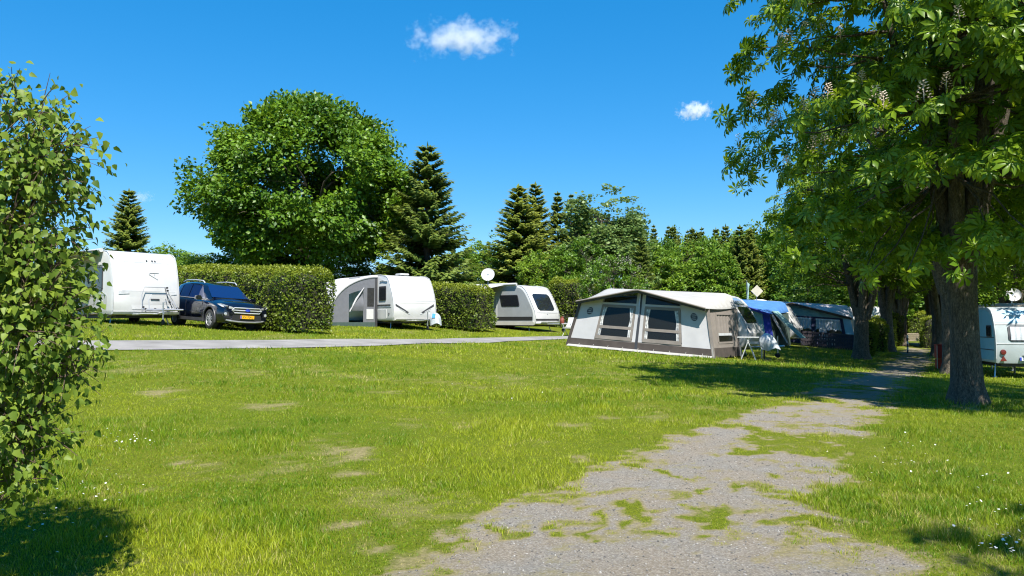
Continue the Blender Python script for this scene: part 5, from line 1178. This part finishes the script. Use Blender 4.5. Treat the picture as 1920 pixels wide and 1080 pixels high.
# ---------------------------------------------------------------- awnings with a gabled front
class Awning:
    def __init__(s, name, label, R, u, Wd, depth, eave, peak, rail, px=.49, lean=.15, splay=.096, tilt=None):
        u = Vector((u[0], u[1], 0)).normalized(); b = Vector((-u.y, u.x, 0)); O = R-u*Wd
        s.Wd, s.D, s.eave, s.peak, s.rail, s.px, s.lean, s.splay = Wd, depth, eave, peak, rail, px*Wd, lean, splay
        hl, hr = Hs(O.x, O.y), Hs(R.x, R.y); tl_ = (hl-hr)/Wd if tilt is None else tilt
        X_ = Vector((u.x, u.y, -tl_)).normalized(); Y_ = b; Z_ = X_.cross(Y_)
        s.r = empty(name, (0, 0, 0), 0, label, 'awning'); m = Matrix(((X_.x, Y_.x, Z_.x, O.x), (X_.y, Y_.y, Z_.y, O.y), (X_.z, Y_.z, Z_.z, hl), (0, 0, 0, 1)))
        s.r.matrix_world = m; s.m = m; s.u, s.b = u, b
    def W(s, x, z, off=0.0): return (x+(s.Wd/2-x)*s.splay*z, -.15+s.lean*z-off, z)
    def gz(s, xa): # roof height over actual x
        xl = s.W(0, s.eave)[0]; xr = s.W(s.Wd, s.eave)[0]; pk = s.px
        t = (xa-xl)/(pk-xl) if xa < pk else (xr-xa)/(xr-pk)
        return s.eave+(s.peak-s.eave)*max(-.05, min(1, t))
    def top(s, x):
        z = s.eave
        for _ in range(6): z = s.gz(s.W(x, z)[0])-.03
        return z
    def panel(s, name, x0, x1, z0, z1, m, off=0.0, th=.012, n=9, nz=8, par=None):
        rows = []
        for i in range(n+1):
            x = x0+(x1-x0)*i/n; zt = s.top(x) if z1 is None else z1
            rows.append([s.W(x, z0+(zt-z0)*j/nz, off+(.030*(float(vnoise(x*2.6, (z0+(zt-z0)*j/nz)*3.1, off*40, 5))-.5) if m not in (PVC,) else 0)) for j in range(nz+1)])
        return MB().sheet(rows, th, (0, 1, 0)).build(name, m, par or s.r, smooth=60)
    def roof(s, m, trim, over=.36, round_=.5, drop=.55, valance=None, sag=.03):
        xl = s.W(0, s.eave)[0]-.06; xr = s.W(s.Wd, s.eave)[0]+.06; S = 24; fr, re = [], []
        for i in range(S+1):
            t = i/S; x = xl+(xr-xl)*t; fr.append(Vector((x, -over+s.lean*s.eave*.3, s.gz(x)+.02)))
            xr_ = -.02+(s.Wd+.06)*t; e = min(t, 1-t)*s.Wd; k = max(0, 1-e/round_); re.append(Vector((xr_, s.D, s.rail-drop*(1-math.sqrt(max(0, 1-k*k))))))
        rows = []
        for j in range(9):
            t = j/8; rows.append([fr[i].lerp(re[i], t)+Vector((0, 0, -sag*math.sin(t*math.pi)*(1+.6*math.sin(i*.9)))) for i in range(S+1)])
        ro = MB().sheet(rows, .012, (0, 0, -1)).build('roof', m, s.r, smooth=50)
        MB().tube([tuple(p) for p in fr], .032, 7).build('front_edge', trim, s.r, smooth=60)
        MB().sheet([[tuple(p+Vector((0, .01, 0))), tuple(p+Vector((0, .02, -.11)))] for p in fr], .01, (0, 1, 0)).build('valance', valance or trim, s.r)
        return ro
    def side(s, right, m, skirt, win=None, curtain=None, hem=.36):
        xb = s.Wd if right else 0.0; sg = 1 if right else -1; D = s.D
        def P(t, z, off=0.0):
            f = z/1.9; x0 = s.W(xb, z)[0]; y0 = s.W(xb, z)[1]
            return (x0+(xb+sg*.02-x0)*t+sg*(.22*(1-f))*t+sg*off, y0+(D-y0)*t, z)
        def top(t): return s.eave-.02+(s.rail-.60-s.eave)*t
        s.P = P
        def pn(nm, t0, t1, z0, z1, mm, off=0.0, nn=5):
            rows = [[P(t0+(t1-t0)*i/nn, z0+((top(t0+(t1-t0)*i/nn) if z1 is None else z1)-z0)*j/4, off) for j in range(5)] for i in range(nn+1)]
            return MB().sheet(rows, .012, (-sg, 0, 0)).build(nm, mm, s.r, smooth=60)
        if win is None: pn('side_wall', 0, 1, hem, None, m)
        else:
            t0, t1, z0, z1 = win
            pn('side_wall', 0, t0, hem, None, m); pn('side_wall', t1, 1, hem, None, m); pn('side_wall', t0, t1, hem, z0, m); pn('side_wall', t0, t1, z1, None, m)
            zm = z0+(z1-z0)*.30
            if curtain:
                rows = [[P(t0+(t1-t0)*i/24, zm+(z1-zm)*j/3, -.02+.012*math.sin(i*1.4)) for j in range(4)] for i in range(25)]
                MB().sheet(rows, .008, (-sg, 0, 0)).build('side_curtain', curtain, s.r, smooth=60)
            pn('side_pane', t0, t1, z0, zm-.06, PVC); pn('side_bar', t0, t1, zm-.07, zm+.02, LGREY, .012)
            for (tt0, tt1, zz0, zz1) in ((t0-.02, t0+.02, z0, z1), (t1-.02, t1+.02, z0, z1), (t0, t1, z1-.03, z1+.04), (t0, t1, z0-.05, z0+.02)): pn('side_window_frame', tt0, tt1, zz0, zz1, TAUPE, .014, 3)
        pn('side_skirt', 0, 1, 0, hem, skirt, .008)
        return P
    def window(s, x0, x1, z0, zm, z1, bar, curt, cw=.20, lower=True):
        s.panel('window_pane', x0+.02, x1-.02, zm, z1, PVC)
        if lower: s.panel('window_pane', x0+.02, x1-.02, z0, zm, PVC)
        for (a, b, c, d) in ((x0-.07, x0+.03, z0-.05, z1+.05), (x1-.03, x1+.07, z0-.05, z1+.05)): s.panel('window_frame', a, b, c, d, bar, .012)
        s.panel('window_bar', x0-.05, x1+.05, zm-.05, zm+.06, bar, .016); s.panel('window_bar', x0-.05, x1+.05, z0-.12, z0+.02, bar, .016); s.panel('window_bar', x0-.05, x1+.05, z1-.01, z1+.10, bar, .016)
        if curt is not None:
            for sg, xe in ((1, x0+.03), (-1, x1-.03)):
                for (za, zb) in ((zm+.06, z1-.01), (z0+.02, zm-.05)):
                    rows = []
                    for j in range(9):
                        t = j/8; z = za+(zb-za)*t; wd = cw*(.50+.65*abs(t-.35)) if zb-za > .4 else cw*.62
                        rows.append([s.W(xe+sg*wd*k/5, z, .006+.010*math.sin(k*2.1)) for k in range(6)])
                    MB().sheet(rows, .006, (0, 1, 0)).build('tied_curtain', curt, s.r, smooth=60)

RC = on(1338, 27.4)
A4 = Awning('caravan_awning', 'large pale awning with gabled front, two dark windows and round black emblems', RC, (.85, -.53), 5.95, 2.6, 1.80, 2.36, 2.44, splay=.072)
A4.roof(BEIGE, TAUPE, valance=DBROWN)
A4.panel('left_panel', 0, 1.08, .32, None, LCANV); A4.panel('right_panel', 4.80, 5.95, .32, None, LCANV)
A4.window(1.16, 2.66, .50, .86, 1.66, TAUPE, CURTP); A4.window(3.22, 4.72, .50, .86, 1.66, TAUPE, CURTP)
A4.panel('lower_panel', 1.08, 4.80, .30, .42, TAUPE); A4.panel('gable_panel', 1.08, 2.75, 1.74, 1.84, LCANV, .004); A4.panel('gable_panel', 3.15, 4.80, 1.74, 1.84, LCANV, .004)
A4.panel('gable_pane', 1.15, 2.75, 1.84, None, PVC); A4.panel('gable_pane', 3.15, 4.75, 1.84, None, PVC)
A4.panel('centre_strip', 2.74, 2.90, .36, None, LCANV, .006); A4.panel('centre_strip', 2.99, 3.16, .36, None, LCANV, .006); A4.panel('zip_strip', 2.89, 3.00, .05, None, DTRIM, .02)
for x0, x1 in ((0, 1.08), (1.08, 2.9), (2.9, 4.80), (4.80, 5.95)): A4.panel('skirt', x0, x1, 0.04, .33, DBROWN, .010)
MB().sheet([[A4.W(x, .07, .02), (A4.W(x, 0)[0], -.32-.05*math.sin(x*3), -.005+.015*math.sin(x*5)**2)] for x in np.linspace(0, 5.95, 30)], .01, (0, 0, 1)).build('mud_flap', BEIGE, A4.r)
for x in np.linspace(.5, 5.6, 9): MB().tube([A4.W(x, .14, .03), A4.W(x, .0, .14)], .008, 4).build('peg_loop', BEIGE, A4.r)
for x, nm in ((.56, 0), (5.36, 1)):
    c = Vector(A4.W(x, 1.46, .014)); nn = Vector((0, -1, .15)).normalized()
    em = MB().prism([A4.W(x+.15*math.cos(k*math.pi/12), 1.46+.15*math.sin(k*math.pi/12), .010) for k in range(24)], (0, .008, 0)).build('round_emblem', INKD, A4.r)
    for k, zz in enumerate((.075, 0.0, -.075)):
        MB().box(c+Vector((0, -.002+.15*zz, zz)), ((.20, .12, .20)[k], .006, .018)).build('emblem_line', LGREY, em)
MB().tube([(A4.px, -.02, 0), (A4.px, .12, A4.peak)], .028, 8).build('centre_pole', STEEL, A4.r)
for xx, sg in ((A4.W(0, 1)[0], 0), (A4.W(A4.Wd, 1)[0], 1)):
    b0 = Vector(A4.W(A4.Wd*sg, 0, .02)); t0 = Vector(A4.W(A4.Wd*sg, A4.eave, .05)); MB().sheet([[tuple(b0.lerp(t0, t)+Vector((o_, 0, 0))) for o_ in ((-.02, .10) if sg else (-.10, .02))] for t in np.linspace(0, 1, 6)], .03, (0, 1, 0)).build('corner_flap', DBROWN if not sg else TAUPE, A4.r)
P4 = A4.side(True, TAUPE, DBROWN, (.26, .78, .56, 1.62), TAUPE); A4.side(False, LCANV, DBROWN)
MB().tube([P4(0, 0, .03), P4(0, 1.82, .03)], .03, 6).build('corner_edge', BEIGE, A4.r); MB().tube([P4(1, 0, .03), P4(1, 1.9, .03)], .025, 6).build('rear_edge', BEIGE, A4.r)
MB().sheet([[(.1+5.8*i/6, .1+2.4*j/4, .012) for j in range(5)] for i in range(7)], .01, (0, 0, 1)).build('groundsheet', DGREEN, A4.r)
MB().box((1.95, 2.45, 1.1), (.60, .04, 1.7)).build('wooden_door', WOOD, A4.r)
# caravan behind it
FR4 = [(-.05,.42),(.10,.58),(.20,.80),(.22,.98),(.14,1.12),(.10,1.25),(-.02,1.50),(-.26,1.90),(-.45,2.16),(-.62,2.34),(-.80,2.46),(-1.05,2.52),(-1.4,2.54)]
ctr = A4.m @ Vector((6.36, 2.6+1.12, 0)); ctr.z = Hs(ctr.x, ctr.y)-.02
ang4 = math.degrees(math.atan2(A4.u.x, -A4.u.y))
c4 = Caravan('silver-white caravan whose rounded nose sticks out beside the large pale awning', ctr, ang4, FR4, 6.9, 2.54, 2.2, shell=mat('silver_white_gelcoat', (0.42,0.42,0.42), .32, 0, .03, 3, coat=.3))
c4.fwin('front_window', -.85, .85, 1.40, 2.05, GLASSD, .02, r=.12, k=8); c4.fwin('upper_window', -.70, .70, 2.15, 2.42, glassmat('pale_acrylic', (0.20,0.24,0.30), .06), .02, r=.08)
c4.swin(-1.05, -.45, 1.35, 2.0, shear=-.3)
for y, z in ((-.9, 1.18), (-.82, 1.12)): c4.fpoly('marker', [(y,z),(y+.06,z),(y+.06,z+.05),(y,z+.05)], DTRIM, .02, .03)
MB().box((-3.2, 0, 2.62), (.9, .7, .14)).build('roof_hatch', glassmat('smoky_hatch', (0.16,0.22,0.28), .15), c4.r, bevel=.05); MB().box((-1.9, .3, 2.60), (.7, .5, .10)).build('roof_vent', LGREY, c4.r, bevel=.04)
# folding table, bench and draped plastic beside the nose
p = on(1402, 27.9); tb = empty('folding_table', p, -.35, 'white folding camping table beside the large pale awning', 'table')
MB().box((0, 0, .84), (.78, .55, .035)).build('tabletop', PLAST, tb, bevel=.008)
for sy in (-.22, .22):
    for sx in (-1, 1): MB().tube([(sx*.05, sy, .83), (sx*-.26, sy, 0)], .016, 6).build('leg', PLAST, tb)
p = on(1408, 29.6); bn = empty('low_bench', p, -.35, 'low white bench standing behind the folding table', 'bench')
MB().box((0, 0, .60), (.95, .38, .10)).build('seat', PLAST, bn, bevel=.01)
for sx in (-.38, .38): MB().box((sx, 0, .28), (.05, .3, .55)).build('leg', LGREY, bn)
p = on(1437, 28.6); bg_ = empty('draped_plastic_bag', p, .2, 'white plastic sheet draped over a black stand near the blue tent', 'cover')
ob = drape(.34, .30, .62, 6, (.12, -.08)); ob.v = [(x, y, z+.42) for x, y, z in ob.v]; ob.build('sheet', SHEETP, bg_, smooth=70)
MB().tube([(-.12, 0, 0), (-.12, 0, .95)], .03, 8).box((-.12, 0, .03), (.34, .34, .06)).build('stand', DARK, bg_)

# ---------------------------------------------------------------- blue tent
A5 = Awning('blue_awning', 'blue canvas awning with dark doorway and green-grey side beyond the silver-white caravan', on(1454, 40.0), (.86, -.51), 5.4, 2.8, 1.72, 2.32, 2.45)
A5.roof(BLUE, DBLUE, over=.30, sag=.02, valance=DBLUE)
A5.panel('blue_corner', 4.95, 5.4, .3, None, DBLUE); A5.panel('teal_panel', 3.95, 4.95, .3, None, TEAL); A5.panel('dark_doorway', 2.75, 3.95, .05, 1.72, NAVYC, -.10); A5.panel('door_header', 2.7, 3.97, 1.55, None, NAVYC); A5.panel('dark_panel', 0, 2.75, .3, None, NAVYC)
A5.panel('hem', 0, 5.4, 0, .32, DGREEN, .01)
MB().tube([A5.W(2.75+1.2*t, .25+1.45*math.sin(math.pi*min(1, max(0, t)))**.35, .015) for t in np.linspace(0, 1, 15)], .012, 5).build('door_zip', LGREY, A5.r)
MB().tube([A5.W(4.90-.35*(1-t)**2, .3+1.35*t, .015) for t in np.linspace(1, 0, 9)], .012, 5).build('panel_piping', LGREY, A5.r)
P5 = A5.side(True, DGREEN, DGREEN)
MB().sheet([[tuple(Vector(P5(.10+.35*i/3, 1.9, .02)).lerp(Vector(P5(.15+.35*i/3, .55, 1.25)), j/5)) for j in range(6)] for i in range(4)], .012, (-1, 0, 0)).build('propped_flap', TEAL, A5.r, smooth=60)
MB().sheet([[tuple(Vector(P5(.02+.12*i/3, 1.75, .05)).lerp(Vector(P5(.10+.10*i/3, .25, .55)), j/5)) for j in range(6)] for i in range(4)], .012, (-1, 0, 0)).build('hanging_flap', LCANV, A5.r, smooth=60)
for q in ((.1, 1.9, 1.6), (0, 1.7, .8)): MB().tube([P5(q[0], q[1], .03), P5(q[0], 0.0, q[2])], .006, 4).build('guy_rope', LGREY, A5.r)
q = A5.m @ Vector((5.7, 2.8+1.1, 0)); q.z = Hs(q.x, q.y)-.02
c5 = Caravan('white caravan behind the blue canvas awning', q, ang4, FR4, 6.4, 2.5, 2.1)
MB().lathe([(.5, 0), (.45, .10), (.2, .17), (0, .18)], 18, 'z', (-2.0, 0, 2.5)).build('roof_dome', PLAST, c5.r, smooth=60)
p = on(1419, 43.5); h_ = px_h(546, 43.5, p.x); an = empty('flat_antenna', p, 0, 'white diamond-shaped flat antenna on a mast above the blue canvas awning', 'antenna')
MB().tube([(0, 0, 0), (0, 0, h_)], .022, 8).build('mast', STEEL, an); MB().prism([(-.36, -.04, h_), (0, -.04, h_-.36), (.36, -.04, h_), (0, -.04, h_+.36)], (0, -.05, 0)).build('panel', mat('ivory_panel', (0.52,0.48,0.38), .5), an, bevel=.012)
p = on(1401, 43.0); h_ = px_h(530, 43, p.x); fl = empty('furled_flag', p, 0, 'pale green flag hanging limp on a thin pole beside the diamond antenna', 'flag')
MB().tube([(0, 0, 0), (0, 0, h_+.15)], .02, 8).build('pole', STEEL, fl); MB().sheet([[(.015+.05*k+.07*math.sin(k*1.3+j*.5)*j/8*.5-.12*j/8*(k/3), .05*math.sin(k*2+j), h_+.05-.95*j/8-.05*k) for k in range(4)] for j in range(9)], .012, (0, 1, 0)).build('cloth', mat('pale_green_cloth', (0.36,0.52,0.46), .8), fl, smooth=60)

# ---------------------------------------------------------------- curtained awning, its fence
A6 = Awning('curtained_awning', 'mauve-roofed awning with navy window frames and white lace curtains', on(1606, 45.0), (.955, -.295), 5.6, 2.6, 1.72, 2.42, 2.55, px=.30)
A6.roof(MAUVE, DBROWN, over=.22, sag=.07)
A6.panel('gable_panel', .1, 5.5, 1.66, None, TEAL); A6.panel('left_panel', 0, 1.2, .3, 1.6, TEAL); A6.panel('right_panel', 5.05, 5.6, .3, 1.66, PALEB)
for x0, x1 in ((1.35, 3.0), (3.25, 4.9)):
    rows = [[A6.W(x0+(x1-x0)*i/44, z_, -.03+.018*math.sin(i*1.15)) for z_ in (.86+.10*abs(math.sin(i*math.pi/44*4)), 1.2, 1.55)] for i in range(45)]
    MB().sheet(rows, .006, (0, 1, 0)).build('lace_curtain', CURT, A6.r, smooth=60)
    A6.panel('window_pane', x0, x1, .62, 1.56, glassmat('thin_pvc', (0.05,0.06,0.07), .12, .08)) if 'thin_pvc' not in MATS else A6.panel('window_pane', x0, x1, .62, 1.56, MATS['thin_pvc'])
    A6.panel('curtain_header', x0, x1, 1.50, 1.60, CURT, .008)
for x0, x1, z0, z1 in ((1.15,1.36,.3,1.66),(2.98,3.27,.3,1.66),(4.88,5.08,.3,1.66),(1.15,5.08,1.58,1.68),(0,5.6,.0,.64)): A6.panel('navy_frame', x0, x1, z0, z1, NAVYC, .014)
A6.side(True, BEIGE, DBROWN, None)
q = A6.m @ Vector((5.9, 2.6+1.1, 0)); q.z = Hs(q.x, q.y)-.02
c6 = Caravan('white caravan behind the mauve-roofed curtained awning', q, math.degrees(math.atan2(A6.u.x, -A6.u.y)), FR4, 6.6, 2.52, 2.1)
f0, f1 = on(1502, 42.5), on(1604, 41.0); fd = (f1-f0); fd.z = 0; FL = fd.length; fe = empty('lattice_fence', f0, math.atan2(fd.y, fd.x), 'low dark lattice fence in front of the mauve-roofed curtained awning', 'fence')
dzf = (f1.z-f0.z)/FL; nsl = 22; sm = None
for i in range(nsl+1):
    x = FL*i/nsl
    if sm is None: sl0 = MB().box((0, 0, .40), (.085, .025, .84)).build('slat', FWOOD, fe); sm = sl0.data; sl0.location = (x, 0, dzf*x)
    else: o = link('slat', sm, fe); o.location = (x, 0, dzf*x)
for z in (.12, .36, .58, .80): MB().prism([(0, -.03, z-.055), (FL, -.03, z-.055+dzf*FL), (FL, -.03, z+.055+dzf*FL), (0, -.03, z+.055)], (0, .022, 0)).build('rail', FWOOD, fe)
for i in range(3): MB().box((FL*i/2, .05, .44+dzf*FL*i/2), (.08, .08, .95)).build('post', FWOOD, fe)
for k, px in enumerate((1548, 1558)):
    p = on(px, 43.5); ch = empty('garden_chair', p, .3+k, 'white plastic garden chair behind the low dark lattice fence', 'chair', 'white chairs behind the lattice fence')
    MB().box((0, 0, .44), (.48, .45, .04)).build('seat', PLAST, ch, bevel=.01); MB().sheet([[(-.24+.48*i/4, .2+.02*abs(i-2), .46), (-.22+.44*i/4, .30, 1.02-.02*abs(i-2))] for i in range(5)], .025, (0, 1, 0)).build('backrest', PLAST, ch)
    for sx in (-1, 1):
        for sy in (-1, 1): MB().tube([(sx*.2, sy*.18, .44), (sx*.24, sy*.22, 0)], .022, 6).build('leg', PLAST, ch)
# ---------------------------------------------------------------- old caravan on the right
FR7 = [(.02,.46),(.06,.60),(.07,.95),(.04,1.30),(-.06,1.68),(-.16,1.92),(-.30,2.08),(-.55,2.17),(-.9,2.20)]
p = on(1863, 23.0); a7 = math.radians(-14); p = p+Vector((math.cos(a7), math.sin(a7), 0))*1.02; p.z = Hs(p.x, p.y)
c7 = Caravan('old pale blue and cream caravan with curtained rear window and number plate', p, -14, FR7, 4.3, 2.2, 2.04, z0=.46, shell=CREAM, side=PALEB, drawbar=False, bevel=.06)
c7.fgrid('upper_shade_band', [(z, [-1.0+2.0*j/8 for j in range(9)]) for z in (1.70, 1.85, 1.98, 2.07)], PALEB, .008, .02)  # bluish shade of the upper rear wall, put in as colour
for z in (1.66, 1.06): c7.fpoly('trim_strip', [(-1.0,z-.015),(1.0,z-.015),(1.0,z+.015),(-1.0,z+.015)], LGREY, .014, .02)
c7.fwin('rear_window_frame', -.66, .66, 1.13, 1.62, DTRIM, .02, r=.08)
rows = [[(c7.fx(z_)+.036+.010*math.sin(i*.9), -.60+1.2*i/60, z_) for z_ in (1.17, 1.27, 1.38, 1.48, 1.58)] for i in range(61)]; MB().sheet(rows, .006, (-1, 0, 0)).build('curtain', CURT, c7.r, smooth=60)
c7.fwin('rear_window', -.61, .61, 1.165, 1.585, MATS['thin_pvc'], .05, r=.06, th=.006)
c7.swin(-.62, -.22, 1.26, 1.62, r=.05); c7.swin(-2.6, -1.6, 1.2, 1.65, r=.05)
for z in (1.24, .86): c7.spanel('side_strip', -4.2, -.05, z-.012, z+.012, DTRIM)
for y in (-.82, .82):
    lm_ = MB().lathe([(0, .05), (.07, .045), (.085, 0)], 18, 'x', (c7.fx(.80)+.01, y, .80)).build('round_tail_lamp', REDM, c7.r, smooth=50)
    MB().prism([(c7.fx(.6)+.02, y-.09, .53), (c7.fx(.6)+.02, y+.09, .53), (c7.fx(.6)+.02, y, .69)], (.012, 0, 0)).build('triangle_reflector', REDM, c7.r)
np_ = MB().box((c7.fx(.58)+.02, -.12, .60), (.02, .52, .11)).build('number_plate', WPL, c7.r, bevel=.006); MB().box((c7.fx(.58)+.032, -.355, .60), (.004, .05, .10)).build('plate_band', EUB, np_)
text('plate_characters', 'SPN TX 41', .09, INKD, np_, frame_m((c7.fx(.58)+.032, -.10, .60), (0, 1, 0), (0, 0, 1)))
MB().box((c7.fx(.7)+.03, -.09, .71), (.06, .40, .05)).build('plate_lamp', PLAST, c7.r, bevel=.01)
# pale shelter roof behind it and dishes
sr = empty('shelter_roof', on(1905, 26.6), .08, 'pale sheet roof on poles standing over the old blue and cream caravan', 'shelter')
MB().sheet([[(-1.1+3.6*i/6, -1.2+2.6*j/4, 2.42+.12*i/6-.10*abs(j-2)/2+.015*math.sin(i*2)) for j in range(5)] for i in range(7)], .05, (0, 0, -1)).build('roof_sheet', mat('pale_grey_sheet', (0.36,0.35,0.33), .6, 0, .1, 3), sr, smooth=40)
for x in (-1.0, 2.4):
    for y in (-1.1, 1.3): MB().tube([(x, y, -.1), (x, y, 2.40+.1*(x > 0))], .03, 8).build('pole', LWOOD, sr)
MB().box((.7, -1.18, 2.33), (3.5, .04, .07)).build('front_beam', LWOOD, sr)
p = on(1897, 28.4); dish(p, .25, 'larger white satellite dish above the pale shelter roof by the old caravan', px_h(553, 28.4, p.x), (-.45, -1, .3))
p = on(1857, 28.0); dish(p, .13, 'small white dish at the edge of the pale shelter roof', px_h(584, 28.0, p.x), (-.3, -1, .3))
# ---------------------------------------------------------------- along the track
p = on(1762, 27.6); rb = empty('red_bin', p, -.2, 'red metal litter bin on a post beside the dark chestnut trunk', 'bin')
MB().box((0, 0, .64), (.36, .30, .50)).build('upper_box', RED, rb, bevel=.02); MB().box((0, 0, .20), (.34, .28, .34)).build('lower_box', RED, rb, bevel=.02); MB().box((0, 0, .90), (.40, .34, .03)).build('lid', mat('faded_red_metal', (0.50,0.06,0.04), .5), rb, bevel=.01)
for sx in (-.17, .17): MB().tube([(sx, -.13, 0), (sx, -.13, .9)], .015, 6).build('leg', STEEL, rb)
p = on(1700, 40.0); sp_ = empty('striped_post', p, 0, 'slim black and white striped post standing in the track', 'post')
for k in range(6): MB().tube([(0, 0, .02+.16*k), (0, 0, .18+.16*k)], .042, 10).build('white_band' if k % 2 else 'black_band', PLAST if k % 2 else DARK, sp_, smooth=50)
MB().lathe([(.09, 0), (.09, .02), (.042, .03)], 12).build('base', DARK, sp_)
f0, f1 = on(1700, 63.0), on(1742, 63.0); fe2 = empty('crossed_lattice_fence', f0, 0, 'low crossed wooden lattice fence closing the far end of the track', 'fence'); FL = (f1-f0).length
n2 = 15
for sg in (1, -1):
    smx = None
    for i in range(n2):
        x = FL*(i+.5)/n2
        if smx is None: o = MB().box((0, .015*sg, 0), (.05, .02, .82), Matrix.Rotation(math.radians(38*sg), 3, 'Y')).build('slat', LWOOD, fe2); smx = o.data
        else: o = link('slat', smx, fe2)
        o.location = (x, 0, .36)
for z in (.06, .66): MB().box((FL/2, -.03, z), (FL, .03, .05)).build('rail', LWOOD, fe2)
# two more caravans glimpsed farther off
FRG = FR1
Caravan('white caravan roof showing far behind the loose mixed hedge', on(1066, 58.0), 75, FRG, 6.5, 2.9, 2.3, drawbar=False, z0=.4).swin(-1.6, -.7, 1.3, 1.9)
c9 = Caravan('white caravan with small window glimpsed between chestnut trunks', on(1655, 50.0), 80, FRG, 5.5, 2.5, 2.2, drawbar=False, z0=.4); c9.swin(-1.4, -.6, 1.3, 1.9)
# ---------------------------------------------------------------- clouds
def cloud(label, px, py, d, wpx, hpx, seed, dens):
    c = at(px, py, d); w = wpx*d/F; h = hpx*d/F; rg = np.random.default_rng(seed)
    r = bpy.data.meshes.new('cloud'); bm = bmesh.new(); bmesh.ops.create_cube(bm, size=2.0); bm.to_mesh(r); bm.free()
    m = bpy.data.materials.new('cloud_vapour_%d' % seed); m.use_nodes = True; n = m.node_tree.nodes; l = m.node_tree.links; n.remove(n['Principled BSDF'])
    tc = n.new('ShaderNodeTexCoord'); nz = n.new('ShaderNodeTexNoise'); nz.inputs['Scale'].default_value = 2.1; nz.inputs['Detail'].default_value = 6; nz.inputs['Roughness'].default_value = .62
    mp = n.new('ShaderNodeMapping'); mp.inputs['Scale'].default_value = (1.7, .8, .7); mp.inputs['Location'].default_value = (seed*1.7, seed*.9, 0)
    l.new(tc.outputs['Object'], mp.inputs[0]); l.new(mp.outputs[0], nz.inputs['Vector'])
    ln = n.new('ShaderNodeVectorMath'); ln.operation = 'LENGTH'; l.new(tc.outputs['Object'], ln.inputs[0])
    s1 = n.new('ShaderNodeMath'); s1.operation = 'MULTIPLY_ADD'; s1.inputs[1].default_value = -.55; s1.inputs[2].default_value = -.42; l.new(ln.outputs['Value'], s1.inputs[0])
    s2 = n.new('ShaderNodeMath'); s2.operation = 'ADD'; l.new(s1.outputs[0], s2.inputs[0]); nm_ = n.new('ShaderNodeMath'); nm_.operation = 'MULTIPLY'; nm_.inputs[1].default_value = 1.75; l.new(nz.outputs[0], nm_.inputs[0]); l.new(nm_.outputs[0], s2.inputs[1])
    mr = n.new('ShaderNodeMapRange'); mr.inputs['From Min'].default_value = .02; mr.inputs['From Max'].default_value = .60; mr.inputs['To Max'].default_value = dens; l.new(s2.outputs[0], mr.inputs[0])
    pv = n.new('ShaderNodeVolumePrincipled'); pv.inputs['Color'].default_value = (.98, .98, .98, 1); pv.inputs['Anisotropy'].default_value = .0
    l.new(mr.outputs[0], pv.inputs['Density']); l.new(pv.outputs[0], n['Material Output'].inputs['Volume'])
    r.materials.append(m); o = link('cloud', r); o.location = c; o.scale = (w/2*1.15, w*.28, h/2*1.5); o.rotation_euler = (0, -.06, 0)
    m.cycles.homogeneous_volume = False
    tag(o, label, 'cloud')
cloud('larger white puffy cloud high in the blue sky', 866, 72, 1500, 190, 46, 4, .035)
cloud('small white cloud near the chestnut crown', 1303, 208, 1500, 66, 26, 2, .13)
cloud('faint low cloud wisp above the left spruce', 262, 370, 1500, 50, 16, 3, .035)
make_grass(); make_daisies()
